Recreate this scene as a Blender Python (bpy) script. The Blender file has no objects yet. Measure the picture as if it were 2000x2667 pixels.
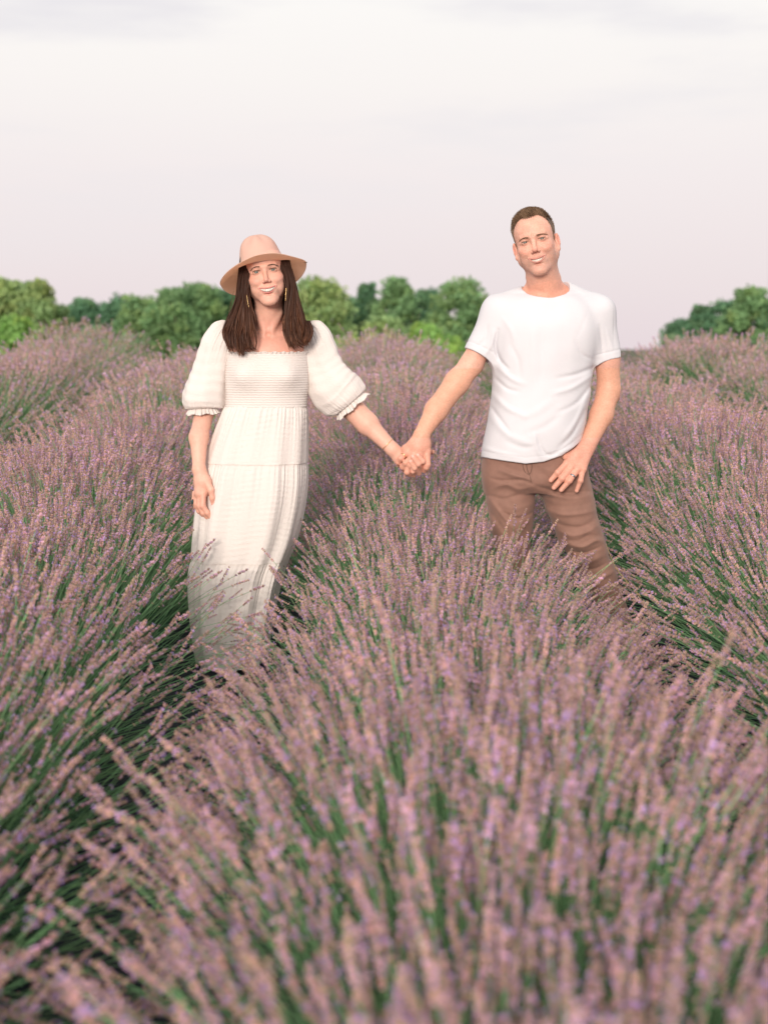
import bpy, math, random
import numpy as np
from mathutils import Matrix, Vector, Euler

BUILD = ('field', 'trees', 'woman', 'man')
sc = bpy.context.scene
COL = sc.collection
rnd = random.Random(7)
rng = np.random.default_rng(11)

# ------------------------------------------------------------------ camera
F = 3704.0                       # focal length in pixels of the 2000 x 2667 photograph (50 mm on full frame)
PITCH = math.atan(428.0 / F)
CAM = np.array([0.0, 0.0, 1.65])
cam_d = bpy.data.cameras.new('camera')
cam = bpy.data.objects.new('camera', cam_d)
COL.objects.link(cam)
cam.location = CAM
cam.rotation_euler = (math.radians(90) - PITCH, 0, 0)
cam_d.sensor_fit = 'VERTICAL'
cam_d.sensor_height = 36.0
cam_d.sensor_width = 27.0
cam_d.lens = 50.0
cam_d.clip_end = 2000.0
cam_d.dof.use_dof = True
cam_d.dof.focus_distance = 5.45
cam_d.dof.aperture_fstop = 2.3
cam_d.dof.aperture_blades = 9
sc.camera = cam

# ------------------------------------------------------------------ sky
SUN_EL, SUN_AZ = math.radians(14), math.radians(-168)      # azimuth clockwise from +Y: behind the camera, to its left
world = bpy.data.worlds.new('World')
sc.world = world
world.use_nodes = True
wn, wl = world.node_tree.nodes, world.node_tree.links
wn.clear()
out = wn.new('ShaderNodeOutputWorld')
bg = wn.new('ShaderNodeBackground')
sky = wn.new('ShaderNodeTexSky')
sky.sky_type = 'NISHITA'
sky.sun_disc = False
sky.sun_elevation = SUN_EL
sky.sun_rotation = SUN_AZ
sky.air_density = 1.0
sky.dust_density = 2.0
bg.inputs['Strength'].default_value = 0.1
tc = wn.new('ShaderNodeTexCoord')
sep = wn.new('ShaderNodeSeparateXYZ')
wl.new(tc.outputs['Generated'], sep.inputs[0])
ramp = wn.new('ShaderNodeValToRGB')              # thin cloud deck: pink haze low down, cream and white higher up
ramp.color_ramp.elements[0].position = 0.0
ramp.color_ramp.elements[0].color = (7.9, 6.85, 7.15, 1)
ramp.color_ramp.elements[1].position = 1.0
ramp.color_ramp.elements[1].color = (9.0, 8.95, 8.85, 1)
for p_, c_ in ((0.05, (8.2, 7.3, 7.45, 1)), (0.12, (8.7, 8.0, 8.0, 1)), (0.18, (9.2, 8.75, 8.5, 1)), (0.26, (9.6, 9.4, 9.1, 1))):
    e_ = ramp.color_ramp.elements.new(p_)
    e_.color = c_
wl.new(sep.outputs['Z'], ramp.inputs[0])
# streaky grey-lilac clouds
mp = wn.new('ShaderNodeMapping')
mp.inputs['Scale'].default_value = (3.4, 3.4, 20.0)
mp.inputs['Rotation'].default_value = (0.0, math.radians(-9), 0.0)
mp.inputs['Location'].default_value = (0.35, 0.0, 0.9)
wl.new(tc.outputs['Generated'], mp.inputs[0])
nz = wn.new('ShaderNodeTexNoise')
nz.inputs['Scale'].default_value = 1.0
nz.inputs['Detail'].default_value = 5
nz.inputs['Roughness'].default_value = 0.55
wl.new(mp.outputs[0], nz.inputs[0])
cr = wn.new('ShaderNodeMapRange')
cr.inputs['From Min'].default_value = 0.46
cr.inputs['From Max'].default_value = 0.70
cr.interpolation_type = 'SMOOTHSTEP'
wl.new(nz.outputs[0], cr.inputs[0])
up_m = wn.new('ShaderNodeMapRange')
up_m.inputs['From Min'].default_value = 0.03
up_m.inputs['From Max'].default_value = 0.22
wl.new(sep.outputs['Z'], up_m.inputs[0])
mu = wn.new('ShaderNodeMath')
mu.operation = 'MULTIPLY'
wl.new(cr.outputs[0], mu.inputs[0])
wl.new(up_m.outputs[0], mu.inputs[1])
cloudmix = wn.new('ShaderNodeMix')
cloudmix.data_type = 'RGBA'
wl.new(mu.outputs[0], cloudmix.inputs['Factor'])
wl.new(ramp.outputs[0], cloudmix.inputs[6])
cloudmix.inputs[7].default_value = (8.0, 7.7, 7.95, 1)
mixs = wn.new('ShaderNodeMix')
mixs.data_type = 'RGBA'
mixs.inputs['Factor'].default_value = 0.95
wl.new(sky.outputs[0], mixs.inputs[6])
wl.new(cloudmix.outputs[2], mixs.inputs[7])
wl.new(mixs.outputs[2], bg.inputs['Color'])
wl.new(bg.outputs[0], out.inputs[0])

sun_d = bpy.data.lights.new('sun', 'SUN')
sun_d.energy = 2.9
sun_d.angle = math.radians(16)
sun_d.color = (1.0, 0.88, 0.77)
sun = bpy.data.objects.new('sun', sun_d)
COL.objects.link(sun)
sdir = Vector((math.sin(SUN_AZ) * math.cos(SUN_EL), math.cos(SUN_AZ) * math.cos(SUN_EL), math.sin(SUN_EL)))
sun.rotation_euler = sdir.to_track_quat('Z', 'Y').to_euler()

vs = sc.view_settings
vs.view_transform = 'Standard'
vs.look = 'None'
vs.exposure = 0.10
vs.gamma = 1.0
vs.use_curve_mapping = False

# ------------------------------------------------------------------ helpers
CP, SP = math.cos(PITCH), math.sin(PITCH)


def P(px, py, Y):
    """point at depth Y seen at photograph pixel px, py"""
    a = (px - 1000.0) / F
    b = -(py - 1333.5) / F
    d = np.array([a, CP + b * SP, -SP + b * CP])
    return CAM + d * (Y / d[1])


def proj(p):
    q = p - CAM
    z = q[..., 1] * CP - q[..., 2] * SP
    u = q[..., 1] * SP + q[..., 2] * CP
    return 1000.0 + F * q[..., 0] / z, 1333.5 - F * u / z, z


SLOPE = 0.0688


def sstep(a, b, x):
    t = np.clip((x - a) / (b - a), 0, 1)
    return t * t * (3 - 2 * t)


def ground_z(x, y):
    y = np.asarray(y, dtype=float)
    z = SLOPE * y
    t = np.clip((y - 14.5) / 14.0, 0, 1)
    return z * (1 - t * t * (3 - 2 * t)) - 0.9 * sstep(16, 34, y) * (1 - .75 * sstep(34, 60, y))


def mesh_np(name, verts, faces, smooth=True, colors=None):
    """faces: (n, k) array or list of such arrays"""
    me = bpy.data.meshes.new(name)
    if not isinstance(faces, (list, tuple)):
        faces = [faces]
    faces = [np.asarray(f, dtype=np.int32) for f in faces if len(f)]
    nv = len(verts)
    me.vertices.add(nv)
    me.vertices.foreach_set('co', np.asarray(verts, dtype=np.float32).ravel())
    loops = np.concatenate([f.ravel() for f in faces])
    sizes = np.concatenate([np.full(len(f), f.shape[1], dtype=np.int32) for f in faces])
    starts = np.concatenate([[0], np.cumsum(sizes)[:-1]]).astype(np.int32)
    me.loops.add(len(loops))
    me.loops.foreach_set('vertex_index', loops)
    me.polygons.add(len(sizes))
    me.polygons.foreach_set('loop_start', starts)
    me.polygons.foreach_set('loop_total', sizes)
    me.update(calc_edges=True)
    me.polygons.foreach_set('use_smooth', np.full(len(sizes), smooth, dtype=bool))
    if colors is not None:
        colors = np.asarray(colors, dtype=np.float32)
        if colors.shape[1] == 3:
            colors = np.concatenate([colors, np.ones((len(colors), 1), np.float32)], 1)
        at = me.color_attributes.new('Col', 'FLOAT_COLOR', 'POINT')
        at.data.foreach_set('color', colors.ravel())
    me.validate()
    return me


def link(name, me, mat=None, parent=None, kind=None, label=None, cat=None, group=None):
    o = bpy.data.objects.new(name, me)
    COL.objects.link(o)
    if mat is not None and me is not None:
        me.materials.clear()
        me.materials.append(mat)
    if parent is not None:
        o.parent = parent
    if kind:
        o['kind'] = kind
    if label:
        o['label'] = label
    if cat:
        o['category'] = cat
    if group:
        o['group'] = group
    return o


def mat(name, color=(0.5, 0.5, 0.5), rough=0.6, attr=False, noise=None, bump=None, sss=0.0, sss_r=(0.01, 0.004, 0.002),
        metal=0.0, rand=0.0, sheen=0.0, spec=0.5, trans=0.0, hue=0.0):
    """noise = (scale, amount); bump = (scale, distance [, detail])"""
    m = bpy.data.materials.new(name)
    m.use_nodes = True
    n, l = m.node_tree.nodes, m.node_tree.links
    b = n['Principled BSDF']
    b.inputs['Roughness'].default_value = rough
    b.inputs['Metallic'].default_value = metal
    b.inputs['Specular IOR Level'].default_value = spec
    if sss:
        b.inputs['Subsurface Weight'].default_value = sss
        b.inputs['Subsurface Radius'].default_value = (1, 0.4, 0.25)
        b.inputs['Subsurface Scale'].default_value = sss_r[0]
    if sheen:
        b.inputs['Sheen Weight'].default_value = sheen
        b.inputs['Sheen Roughness'].default_value = 0.5
    if attr:
        a = n.new('ShaderNodeAttribute')
        a.attribute_name = 'Col'
        cur = a.outputs['Color']
    else:
        a = n.new('ShaderNodeRGB')
        a.outputs[0].default_value = (*color, 1)
        cur = a.outputs[0]
    tco = n.new('ShaderNodeTexCoord')
    if noise:
        t = n.new('ShaderNodeTexNoise')
        t.inputs['Scale'].default_value = noise[0]
        t.inputs['Detail'].default_value = 4
        l.new(tco.outputs['Object'], t.inputs[0])
        mr = n.new('ShaderNodeMapRange')
        mr.inputs['From Min'].default_value = 0.3
        mr.inputs['From Max'].default_value = 0.7
        mr.inputs['To Min'].default_value = 1 - noise[1]
        mr.inputs['To Max'].default_value = 1 + noise[1]
        l.new(t.outputs[0], mr.inputs[0])
        hs = n.new('ShaderNodeHueSaturation')
        l.new(mr.outputs[0], hs.inputs['Value'])
        l.new(cur, hs.inputs['Color'])
        cur = hs.outputs[0]
    if rand or hue:
        oi = n.new('ShaderNodeObjectInfo')
        hs = n.new('ShaderNodeHueSaturation')
        mr = n.new('ShaderNodeMapRange')
        mr.inputs['To Min'].default_value = 1 - rand
        mr.inputs['To Max'].default_value = 1 + rand
        l.new(oi.outputs['Random'], mr.inputs[0])
        l.new(mr.outputs[0], hs.inputs['Value'])
        if hue:
            fr = n.new('ShaderNodeMath')
            fr.operation = 'MULTIPLY'
            fr.inputs[1].default_value = 7.31
            l.new(oi.outputs['Random'], fr.inputs[0])
            f2 = n.new('ShaderNodeMath')
            f2.operation = 'FRACT'
            l.new(fr.outputs[0], f2.inputs[0])
            m2 = n.new('ShaderNodeMapRange')
            m2.inputs['To Min'].default_value = 0.5 - hue
            m2.inputs['To Max'].default_value = 0.5 + hue
            l.new(f2.outputs[0], m2.inputs[0])
            l.new(m2.outputs[0], hs.inputs['Hue'])
        l.new(cur, hs.inputs['Color'])
        cur = hs.outputs[0]
    l.new(cur, b.inputs['Base Color'])
    if bump:
        t = n.new('ShaderNodeTexNoise')
        t.inputs['Scale'].default_value = bump[0]
        t.inputs['Detail'].default_value = bump[2] if len(bump) > 2 else 3
        l.new(tco.outputs['Object'], t.inputs[0])
        bu = n.new('ShaderNodeBump')
        bu.inputs['Distance'].default_value = bump[1]
        bu.inputs['Strength'].default_value = 1.0
        l.new(t.outputs[0], bu.inputs['Height'])
        l.new(bu.outputs[0], b.inputs['Normal'])
    if trans:
        tr = n.new('ShaderNodeBsdfTranslucent')
        l.new(cur, tr.inputs['Color'])
        mx = n.new('ShaderNodeMixShader')
        mx.inputs[0].default_value = trans
        l.new(b.outputs[0], mx.inputs[1])
        l.new(tr.outputs[0], mx.inputs[2])
        l.new(mx.outputs[0], n['Material Output'].inputs['Surface'])
    return m


def catmull(pts, n):
    """smooth resampling of a polyline with any number of columns"""
    pts = np.asarray(pts, dtype=float)
    k = len(pts)
    t = np.linspace(0, k - 1, n)
    i = np.clip(t.astype(int), 0, k - 2)
    f = (t - i)[:, None]
    p0 = pts[np.clip(i - 1, 0, k - 1)]
    p1 = pts[i]
    p2 = pts[i + 1]
    p3 = pts[np.clip(i + 2, 0, k - 1)]
    return 0.5 * ((2 * p1) + (-p0 + p2) * f + (2 * p0 - 5 * p1 + 4 * p2 - p3) * f ** 2 + (-p0 + 3 * p1 - 3 * p2 + p3) * f ** 3)


def tubes(paths, radii, sides=3, taper=None):
    """paths (n, m, 3), radii (n,) or (n, m): many thin tubes in one go -> verts, quads"""
    paths = np.asarray(paths, dtype=float)
    n, m, _ = paths.shape
    radii = np.asarray(radii, dtype=float)
    if radii.ndim == 1:
        radii = np.repeat(radii[:, None], m, 1)
    if taper is not None:
        radii = radii * np.asarray(taper)[None, :]
    tan = np.gradient(paths, axis=1)
    tan /= np.linalg.norm(tan, axis=2, keepdims=True) + 1e-12
    ref = np.where(np.abs(tan[..., 2:3]) > 0.9, np.array([1.0, 0, 0]), np.array([0, 0, 1.0]))
    a = np.cross(tan, ref)
    a /= np.linalg.norm(a, axis=2, keepdims=True) + 1e-12
    b = np.cross(tan, a)
    ang = np.arange(sides) / sides * 2 * math.pi
    v = paths[:, :, None, :] + radii[:, :, None, None] * (np.cos(ang)[None, None, :, None] * a[:, :, None, :] + np.sin(ang)[None, None, :, None] * b[:, :, None, :])
    idx = np.arange(n * m * sides).reshape(n, m, sides)
    q = np.stack([idx[:, :-1, :], np.roll(idx[:, :-1, :], -1, 2), np.roll(idx[:, 1:, :], -1, 2), idx[:, 1:, :]], -1).reshape(-1, 4)
    return v.reshape(-1, 3), q


def grid_mesh(pts, wrap_u=False):
    """pts (rows, cols, 3) -> verts, quads; wrap_u closes the columns"""
    r, c, _ = pts.shape
    idx = np.arange(r * c).reshape(r, c)
    if wrap_u:
        nx = np.roll(idx, -1, 1)
        q = np.stack([idx[:-1], nx[:-1], nx[1:], idx[1:]], -1).reshape(-1, 4)
    else:
        q = np.stack([idx[:-1, :-1], idx[:-1, 1:], idx[1:, 1:], idx[1:, :-1]], -1).reshape(-1, 4)
    return pts.reshape(-1, 3), q


def vnoise(p, seed=0):
    """cheap smooth 3-D noise in about -1..1"""
    r = np.random.default_rng(seed)
    s = np.zeros(p.shape[:-1])
    for _ in range(7):
        k = r.normal(size=3)
        k = k / np.linalg.norm(k) * r.uniform(0.7, 1.5)
        s = s + np.sin(p @ k + r.uniform(0, 6.28))
    return s / 3.2


# ------------------------------------------------------------------ implicit surfaces -> one continuous mesh
class Body:
    def __init__(self):
        self.prims = []
        self.post = []

    def _add(self, fn, lo, hi, k, op='u'):
        self.prims.append((fn, np.minimum(lo, hi) - k - 0.004, np.maximum(lo, hi) + k + 0.004, k, op))

    def cone(self, a, b, ra, rb, k=0.01, op='u'):
        a = np.asarray(a, float)
        b = np.asarray(b, float)
        ab = b - a
        L = float(ab @ ab) + 1e-12

        def fn(p):
            q = p - a
            t = np.clip(q @ ab / L, 0, 1)
            return np.sqrt(((q - t[:, None] * ab) ** 2).sum(1)) - (ra + (rb - ra) * t)
        r = max(ra, rb)
        self._add(fn, np.minimum(a, b) - r, np.maximum(a, b) + r, k, op)

    def chain(self, pts, radii, k=0.004, k0=None, op='u'):
        """a bent tapering limb or finger; joined to itself smoothly, to the rest with k0"""
        pts = [np.asarray(p, float) for p in pts]
        segs = []
        for i in range(len(pts) - 1):
            segs.append((pts[i], pts[i + 1] - pts[i], radii[i], radii[i + 1]))

        def fn(p):
            d = None
            for a, ab, ra, rb in segs:
                q = p - a
                t = np.clip(q @ ab / (ab @ ab + 1e-12), 0, 1)
                e = np.sqrt(((q - t[:, None] * ab) ** 2).sum(1)) - (ra + (rb - ra) * t)
                d = e if d is None else smin(d, e, k)
            return d
        r = max(radii)
        A = np.array(pts)
        self._add(fn, A.min(0) - r, A.max(0) + r, k if k0 is None else k0, op)

    def ell(self, c, r, R=None, k=0.01, op='u'):
        c = np.asarray(c, float)
        r = np.asarray(r, float)

        def fn(p):
            q = p - c
            if R is not None:
                q = q @ R
            k0 = np.sqrt(((q / r) ** 2).sum(1)) + 1e-9
            k1 = np.sqrt(((q / r ** 2) ** 2).sum(1)) + 1e-9
            return k0 * (k0 - 1) / k1
        m = r.max()
        self._add(fn, c - m, c + m, k, op)

    def loft(self, rings, k=0.02, n=2.0, op='u'):
        """rings: rows of (z, cx, cy, rx, ry), any order in z; cross-sections stacked vertically"""
        rr = np.array(sorted(rings, key=lambda q: q[0]), float)
        rr = catmull(rr, 120)
        rr = rr[np.argsort(rr[:, 0])]

        def fn(p):
            z = np.clip(p[:, 2], rr[0, 0], rr[-1, 0])
            cx = np.interp(z, rr[:, 0], rr[:, 1])
            cy = np.interp(z, rr[:, 0], rr[:, 2])
            rx = np.interp(z, rr[:, 0], rr[:, 3])
            ry = np.interp(z, rr[:, 0], rr[:, 4])
            e = ((np.abs(p[:, 0] - cx) / rx) ** n + (np.abs(p[:, 1] - cy) / ry) ** n) ** (1 / n)
            d = (e - 1) * np.minimum(rx, ry) * 0.95
            dz = np.maximum(p[:, 2] - rr[-1, 0], rr[0, 0] - p[:, 2])
            return np.where(dz > 0, np.sqrt(np.maximum(d, 0) ** 2 + np.maximum(dz, 0) ** 2), np.maximum(d, dz))
        lo = np.array([(rr[:, 1] - rr[:, 3]).min(), (rr[:, 2] - rr[:, 4]).min(), rr[0, 0]])
        hi = np.array([(rr[:, 1] + rr[:, 3]).max(), (rr[:, 2] + rr[:, 4]).max(), rr[-1, 0]])
        self._add(fn, lo, hi, k, op)

    def fn(self, fn, lo, hi, k=0.0, op='u'):
        self._add(fn, np.asarray(lo, float), np.asarray(hi, float), k, op)

    def eval(self, p, lo, hi):
        d = None
        for f, l, h, k, op in self.prims:
            if (l > hi).any() or (h < lo).any():
                continue
            e = f(p)
            if op == 'u':
                d = e if d is None else (smin(d, e, k) if k > 0 else np.minimum(d, e))
            elif op == 's' and d is not None:
                d = -smin(-d, e, k) if k > 0 else np.maximum(d, -e)
            elif op == 'i' and d is not None:
                d = -smin(-d, -e, k) if k > 0 else np.maximum(d, e)
            elif op == 'd' and d is not None:
                d = d + e
        return d

    def mesh(self, X, Y, Z):
        """surface nets over the rectilinear grid X x Y x Z"""
        nx, ny, nz = len(X), len(Y), len(Z)
        D = np.full((nx, ny, nz), 1.0, np.float32)
        B = 14
        for i in range(0, nx, B):
            for j in range(0, ny, B):
                for kk in range(0, nz, B):
                    x, y, z = X[i:i + B], Y[j:j + B], Z[kk:kk + B]
                    lo = np.array([x[0], y[0], z[0]])
                    hi = np.array([x[-1], y[-1], z[-1]])
                    c = ((lo + hi) / 2)[None]
                    half = float(np.linalg.norm(hi - lo)) / 2
                    dc = self.eval(c, lo - 0.004, hi + 0.004)
                    if dc is None:
                        continue
                    if abs(dc[0]) > half * 1.5 + 0.03:
                        D[i:i + B, j:j + B, kk:kk + B] = np.sign(dc[0])
                        continue
                    G = np.stack(np.meshgrid(x, y, z, indexing='ij'), -1).reshape(-1, 3)
                    d = self.eval(G, lo, hi)
                    if d is None:
                        continue
                    D[i:i + B, j:j + B, kk:kk + B] = d.reshape(len(x), len(y), len(z))
        return nets(D, X, Y, Z)


def smin(a, b, k):
    if k <= 0:
        return np.minimum(a, b)
    h = np.maximum(k - np.abs(a - b), 0) / k
    return np.minimum(a, b) - h * h * k * 0.25


def nets(D, X, Y, Z):
    S = D < 0
    nx, ny, nz = D.shape
    c = np.zeros((nx - 1, ny - 1, nz - 1), np.uint8)
    for a in (0, 1):
        for b in (0, 1):
            for e in (0, 1):
                c += S[a:nx - 1 + a, b:ny - 1 + b, e:nz - 1 + e]
    act = (c > 0) & (c < 8)
    I = np.argwhere(act)
    num = np.full(act.shape, -1, np.int32)
    num[act] = np.arange(len(I))
    acc = np.zeros((len(I), 3))
    cnt = np.zeros(len(I))
    ax = (X, Y, Z)
    for d in range(3):
        o1, o2 = [q for q in range(3) if q != d]
        for a in (0, 1):
            for b in (0, 1):
                i0 = I.copy()
                i0[:, o1] += a
                i0[:, o2] += b
                i1 = i0.copy()
                i1[:, d] += 1
                v0 = D[i0[:, 0], i0[:, 1], i0[:, 2]].astype(float)
                v1 = D[i1[:, 0], i1[:, 1], i1[:, 2]].astype(float)
                m = (v0 < 0) != (v1 < 0)
                t = np.where(m, v0 / np.where(np.abs(v0 - v1) < 1e-12, 1, v0 - v1), 0)
                p = np.zeros((len(I), 3))
                for q in range(3):
                    p[:, q] = ax[q][i0[:, q]]
                p[:, d] += t * (ax[d][i1[:, d]] - ax[d][i0[:, d]])
                acc[m] += p[m]
                cnt[m] += 1
    V = acc / cnt[:, None]
    faces = []
    for d in range(3):
        o1, o2 = [(1, 2), (2, 0), (0, 1)][d]
        s0 = [slice(None)] * 3
        s1 = [slice(None)] * 3
        s0[d] = slice(0, -1)
        s1[d] = slice(1, None)
        A, Bq = S[tuple(s0)], S[tuple(s1)]
        ch = np.argwhere(A != Bq)
        ok = (ch[:, o1] > 0) & (ch[:, o2] > 0) & (ch[:, o1] < D.shape[o1] - 1) & (ch[:, o2] < D.shape[o2] - 1)
        ch = ch[ok]
        fl = A[ch[:, 0], ch[:, 1], ch[:, 2]]

        def cell(a, b):
            q = ch.copy()
            q[:, o1] -= a
            q[:, o2] -= b
            return num[q[:, 0], q[:, 1], q[:, 2]]
        f = np.stack([cell(1, 1), cell(0, 1), cell(0, 0), cell(1, 0)], 1)
        f[~fl] = f[~fl][:, ::-1]
        faces.append(f)
    Fq = np.concatenate(faces)
    Fq = Fq[(Fq >= 0).all(1)]
    return V, Fq


def axis(a, b, fine, step, coarse):
    """grid line positions from a to b: step inside the fine intervals, coarse outside"""
    out = [a]
    while out[-1] < b:
        x = out[-1]
        s = coarse
        for f in fine:
            lo, hi = f[0], f[1]
            st = f[2] if len(f) > 2 else step
            if lo - coarse < x < hi:
                s = min(s, st)
        out.append(x + s)
    return np.array(out)


def rot(yaw=0, pitch=0, roll=0):
    """degrees; roll turns in the picture plane (+ = top to the right), yaw + = face to the right, pitch + = chin up"""
    y, p, r = map(math.radians, (yaw, pitch, roll))
    return np.array((Matrix.Rotation(r, 3, 'Y') @ Matrix.Rotation(y, 3, 'Z') @ Matrix.Rotation(-p, 3, 'X')))


# ------------------------------------------------------------------ people: shared head
YB = 5.55                        # depth at which the couple stands
PX = YB / F                      # metres per photograph pixel there


def head(B, C, R, s, q):
    T = lambda v: C + R @ (np.array(v, float) * s * 0.001)
    S = s * 0.001

    def e(c, r, k=8, op='u'):
        B.ell(T(c), np.array(r) * S, R, k * S, op)

    def cn(a, b, ra, rb, k=8, op='u'):
        B.cone(T(a), T(b), ra * S, rb * S, k * S, op)
    jw = q.get('jaw', 0)
    cz = q.get('chz', 0)
    e((0, 12, 38), (75, 94, 80 + q.get('crown', 0)), 5)
    e((0, -28, 36), (63, 62, 56), 20)
    e((0, -22, -22), (63 + jw * .4, 62, 68), 20)
    for x in (-1, 1):
        e((x * (41 + q.get('ck', 0)), -50, -27), (25, 27, 19), 16)              # cheekbones, lifted by the smile
        e((x * 34, -62, -36), (19, 20, 16), 14)
        e((x * 42, -40, -56), (20, 25, 24), 14)
        cn((x * (53 + jw), 2, -52), (x * 12, -66, -104 - cz), 17, q.get('chr', 15), 22)
        cn((x * (55 + jw), 5, -20), (x * (53 + jw), 2, -56), 14, 16, 18)
    e((0, -71, -105 - cz), (19 + q.get('chin', 0), 16, 14), 12)
    e((0, -62, -72), (34, 27, 28), 16)
    e((0, -50, -98 - cz), (30, 26, 16), 18)
    for x in (-1, 1):
        cn((x * 8, -86, 15), (x * 38, -72, 19), 8 + q.get('brow', 0), 7, 12)
        e((x * 31, -101, -1), (18, 17, 11.5), 12, 's')
    ns = q.get('nose', 1)
    nf = q.get('nf', 0)
    cn((0, -80, 10), (0, -101 + nf, -28), 7.5 * ns, 8 * ns, 9)
    e((0, -103 + nf, -36), (9 * ns, 9, 8), 7)
    for x in (-1, 1):
        e((x * 12 * ns, -93, -40.5), (6.2, 8, 6), 6)
        e((x * 6.5, -101, -47.5), (3.2, 5, 3), 3, 's')
        # lids, then the opening
        e((x * 31, -71.5, 0), (14.6, 13.9, 12.6), 4)
        e((x * 31, -88, -0.8), (q.get('eyew', 12.2), 10, q.get('eye', 4.2)), 2, 's')
        e((x * 47, -66, 1), (6, 6, 5), 6)
        # smile fold
        fd = q.get('fold', 2.2)
        cn((x * 19, -93, -43), (x * 39, -75, -60), fd, fd, 6, 's')
        cn((x * 39, -75, -60), (x * 43, -67, -78), fd, .6 * fd, 6, 's')
    # lips and the open smile between them
    mw = q.get('mw', 31)
    z0 = -62
    up, lo = [], []
    for t in np.linspace(-1, 1, 9):
        y = -91 + 17 * t * t
        up.append(T((t * mw, y, z0 - 4 + q.get('curl', 7.5) * t * t - (1.0 if abs(t) < .1 else 0))))
        lo.append(T((t * mw, y + 1, z0 - q.get('drop', 19) + (q.get('drop', 19) - 5 + q.get('curl', 7.5)) * t * t)))
    B.chain(up, np.array([1.6, 2.6, 3.2, 3.7, 3.6, 3.7, 3.2, 2.6, 1.6]) * S * q.get('lip', 1), 2 * S, 4 * S)
    B.chain(lo, np.array([1.4, 3.0, 4.0, 4.8, 5.0, 4.8, 4.0, 3.0, 1.4]) * S * q.get('lip', 1), 2 * S, 4 * S)
    slot = []
    for t in np.linspace(-.9, .9, 9):
        slot.append(T((t * mw, -92 + 17 * t * t, z0 - 11.2 + (q.get('curl', 7.5) + 6.3) * t * t)))
    B.chain(slot, np.array([1.2, 2.4, 3.4, 4.0, 4.2, 4.0, 3.4, 2.4, 1.2]) * S * q.get('open', 1), 2 * S, 1 * S, 's')
    slot2 = [T((t * mw, -84 + 17 * t * t, z0 - 11.2 + (q.get('curl', 7.5) + 5.8) * t * t)) for t in np.linspace(-.85, .85, 9)]
    B.chain(slot2, np.array([2, 3.2, 4.2, 5, 5.2, 5, 4.2, 3.2, 2]) * S * q.get('open', 1), 2 * S, 0.5 * S, 's')
    e((0, -84, -87), (17, 6, 2.6), 6, 's')
    for x in q.get('ears', (-1, 1)):
        e((x * 79, 14, -10), (8.5, 15, 27), 5)
        e((x * 84, 3, -8), (5.5, 9, 17), 4, 's')
        e((x * 78, 4, -40), (6, 9, 9), 6)
    if q.get('lines'):
        for x in (-1, 1):                                        # laughter lines beside the eyes and on the cheeks
            for (a, b) in (((46, -72, -12), (62, -48, -22)), ((24, -86, -14), (44, -76, -15))):
                cn((x * a[0], a[1], a[2]), (x * b[0], b[1], b[2]), 0.5, 1.1, 4, 's')
        cn((-4, -94, 14), (-5, -94, 27), 0.9, 0.6, 4, 's')
        cn((5, -94, 14), (5, -94, 27), 0.9, 0.6, 4, 's')
    return T


def face_surface(B, T, xs, zs, extra=0.3):
    """y (head millimetres) of the face surface in front of the given x, z"""
    ys = np.full(len(xs), -125.0)
    S = np.linalg.norm(T((1, 0, 0)) - T((0, 0, 0)))
    for _ in range(60):
        p = np.array([T((a, b, c)) for a, b, c in zip(xs, ys, zs)])
        d = B.eval(p, p.min(0), p.max(0))
        if d is None:
            ys = ys + 2
            continue
        ys = ys + np.clip(d / S * .8, -2, 6)
    return ys - extra


def ribbons(paths, widths, seed=0, taper=None):
    """flat hair strands"""
    r = np.random.default_rng(seed)
    n, m, _ = paths.shape
    tan = np.gradient(paths, axis=1)
    tan /= np.linalg.norm(tan, axis=2, keepdims=True) + 1e-12
    d = r.normal(size=(n, 1, 3)) * np.array((.6, .6, .3)) + np.array((1.0, 0, 0))
    a = d - (d * tan).sum(2, keepdims=True) * tan
    a /= np.linalg.norm(a, axis=2, keepdims=True) + 1e-12
    w = widths[:, None] * (np.ones(m) if taper is None else np.asarray(taper))[None]
    v = np.stack([paths - a * w[..., None], paths + a * w[..., None]], 2)
    idx = np.arange(n * m * 2).reshape(n, m, 2)
    q = np.stack([idx[:, :-1, 0], idx[:, :-1, 1], idx[:, 1:, 1], idx[:, 1:, 0]], -1).reshape(-1, 4)
    return v.reshape(-1, 3), q


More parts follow.
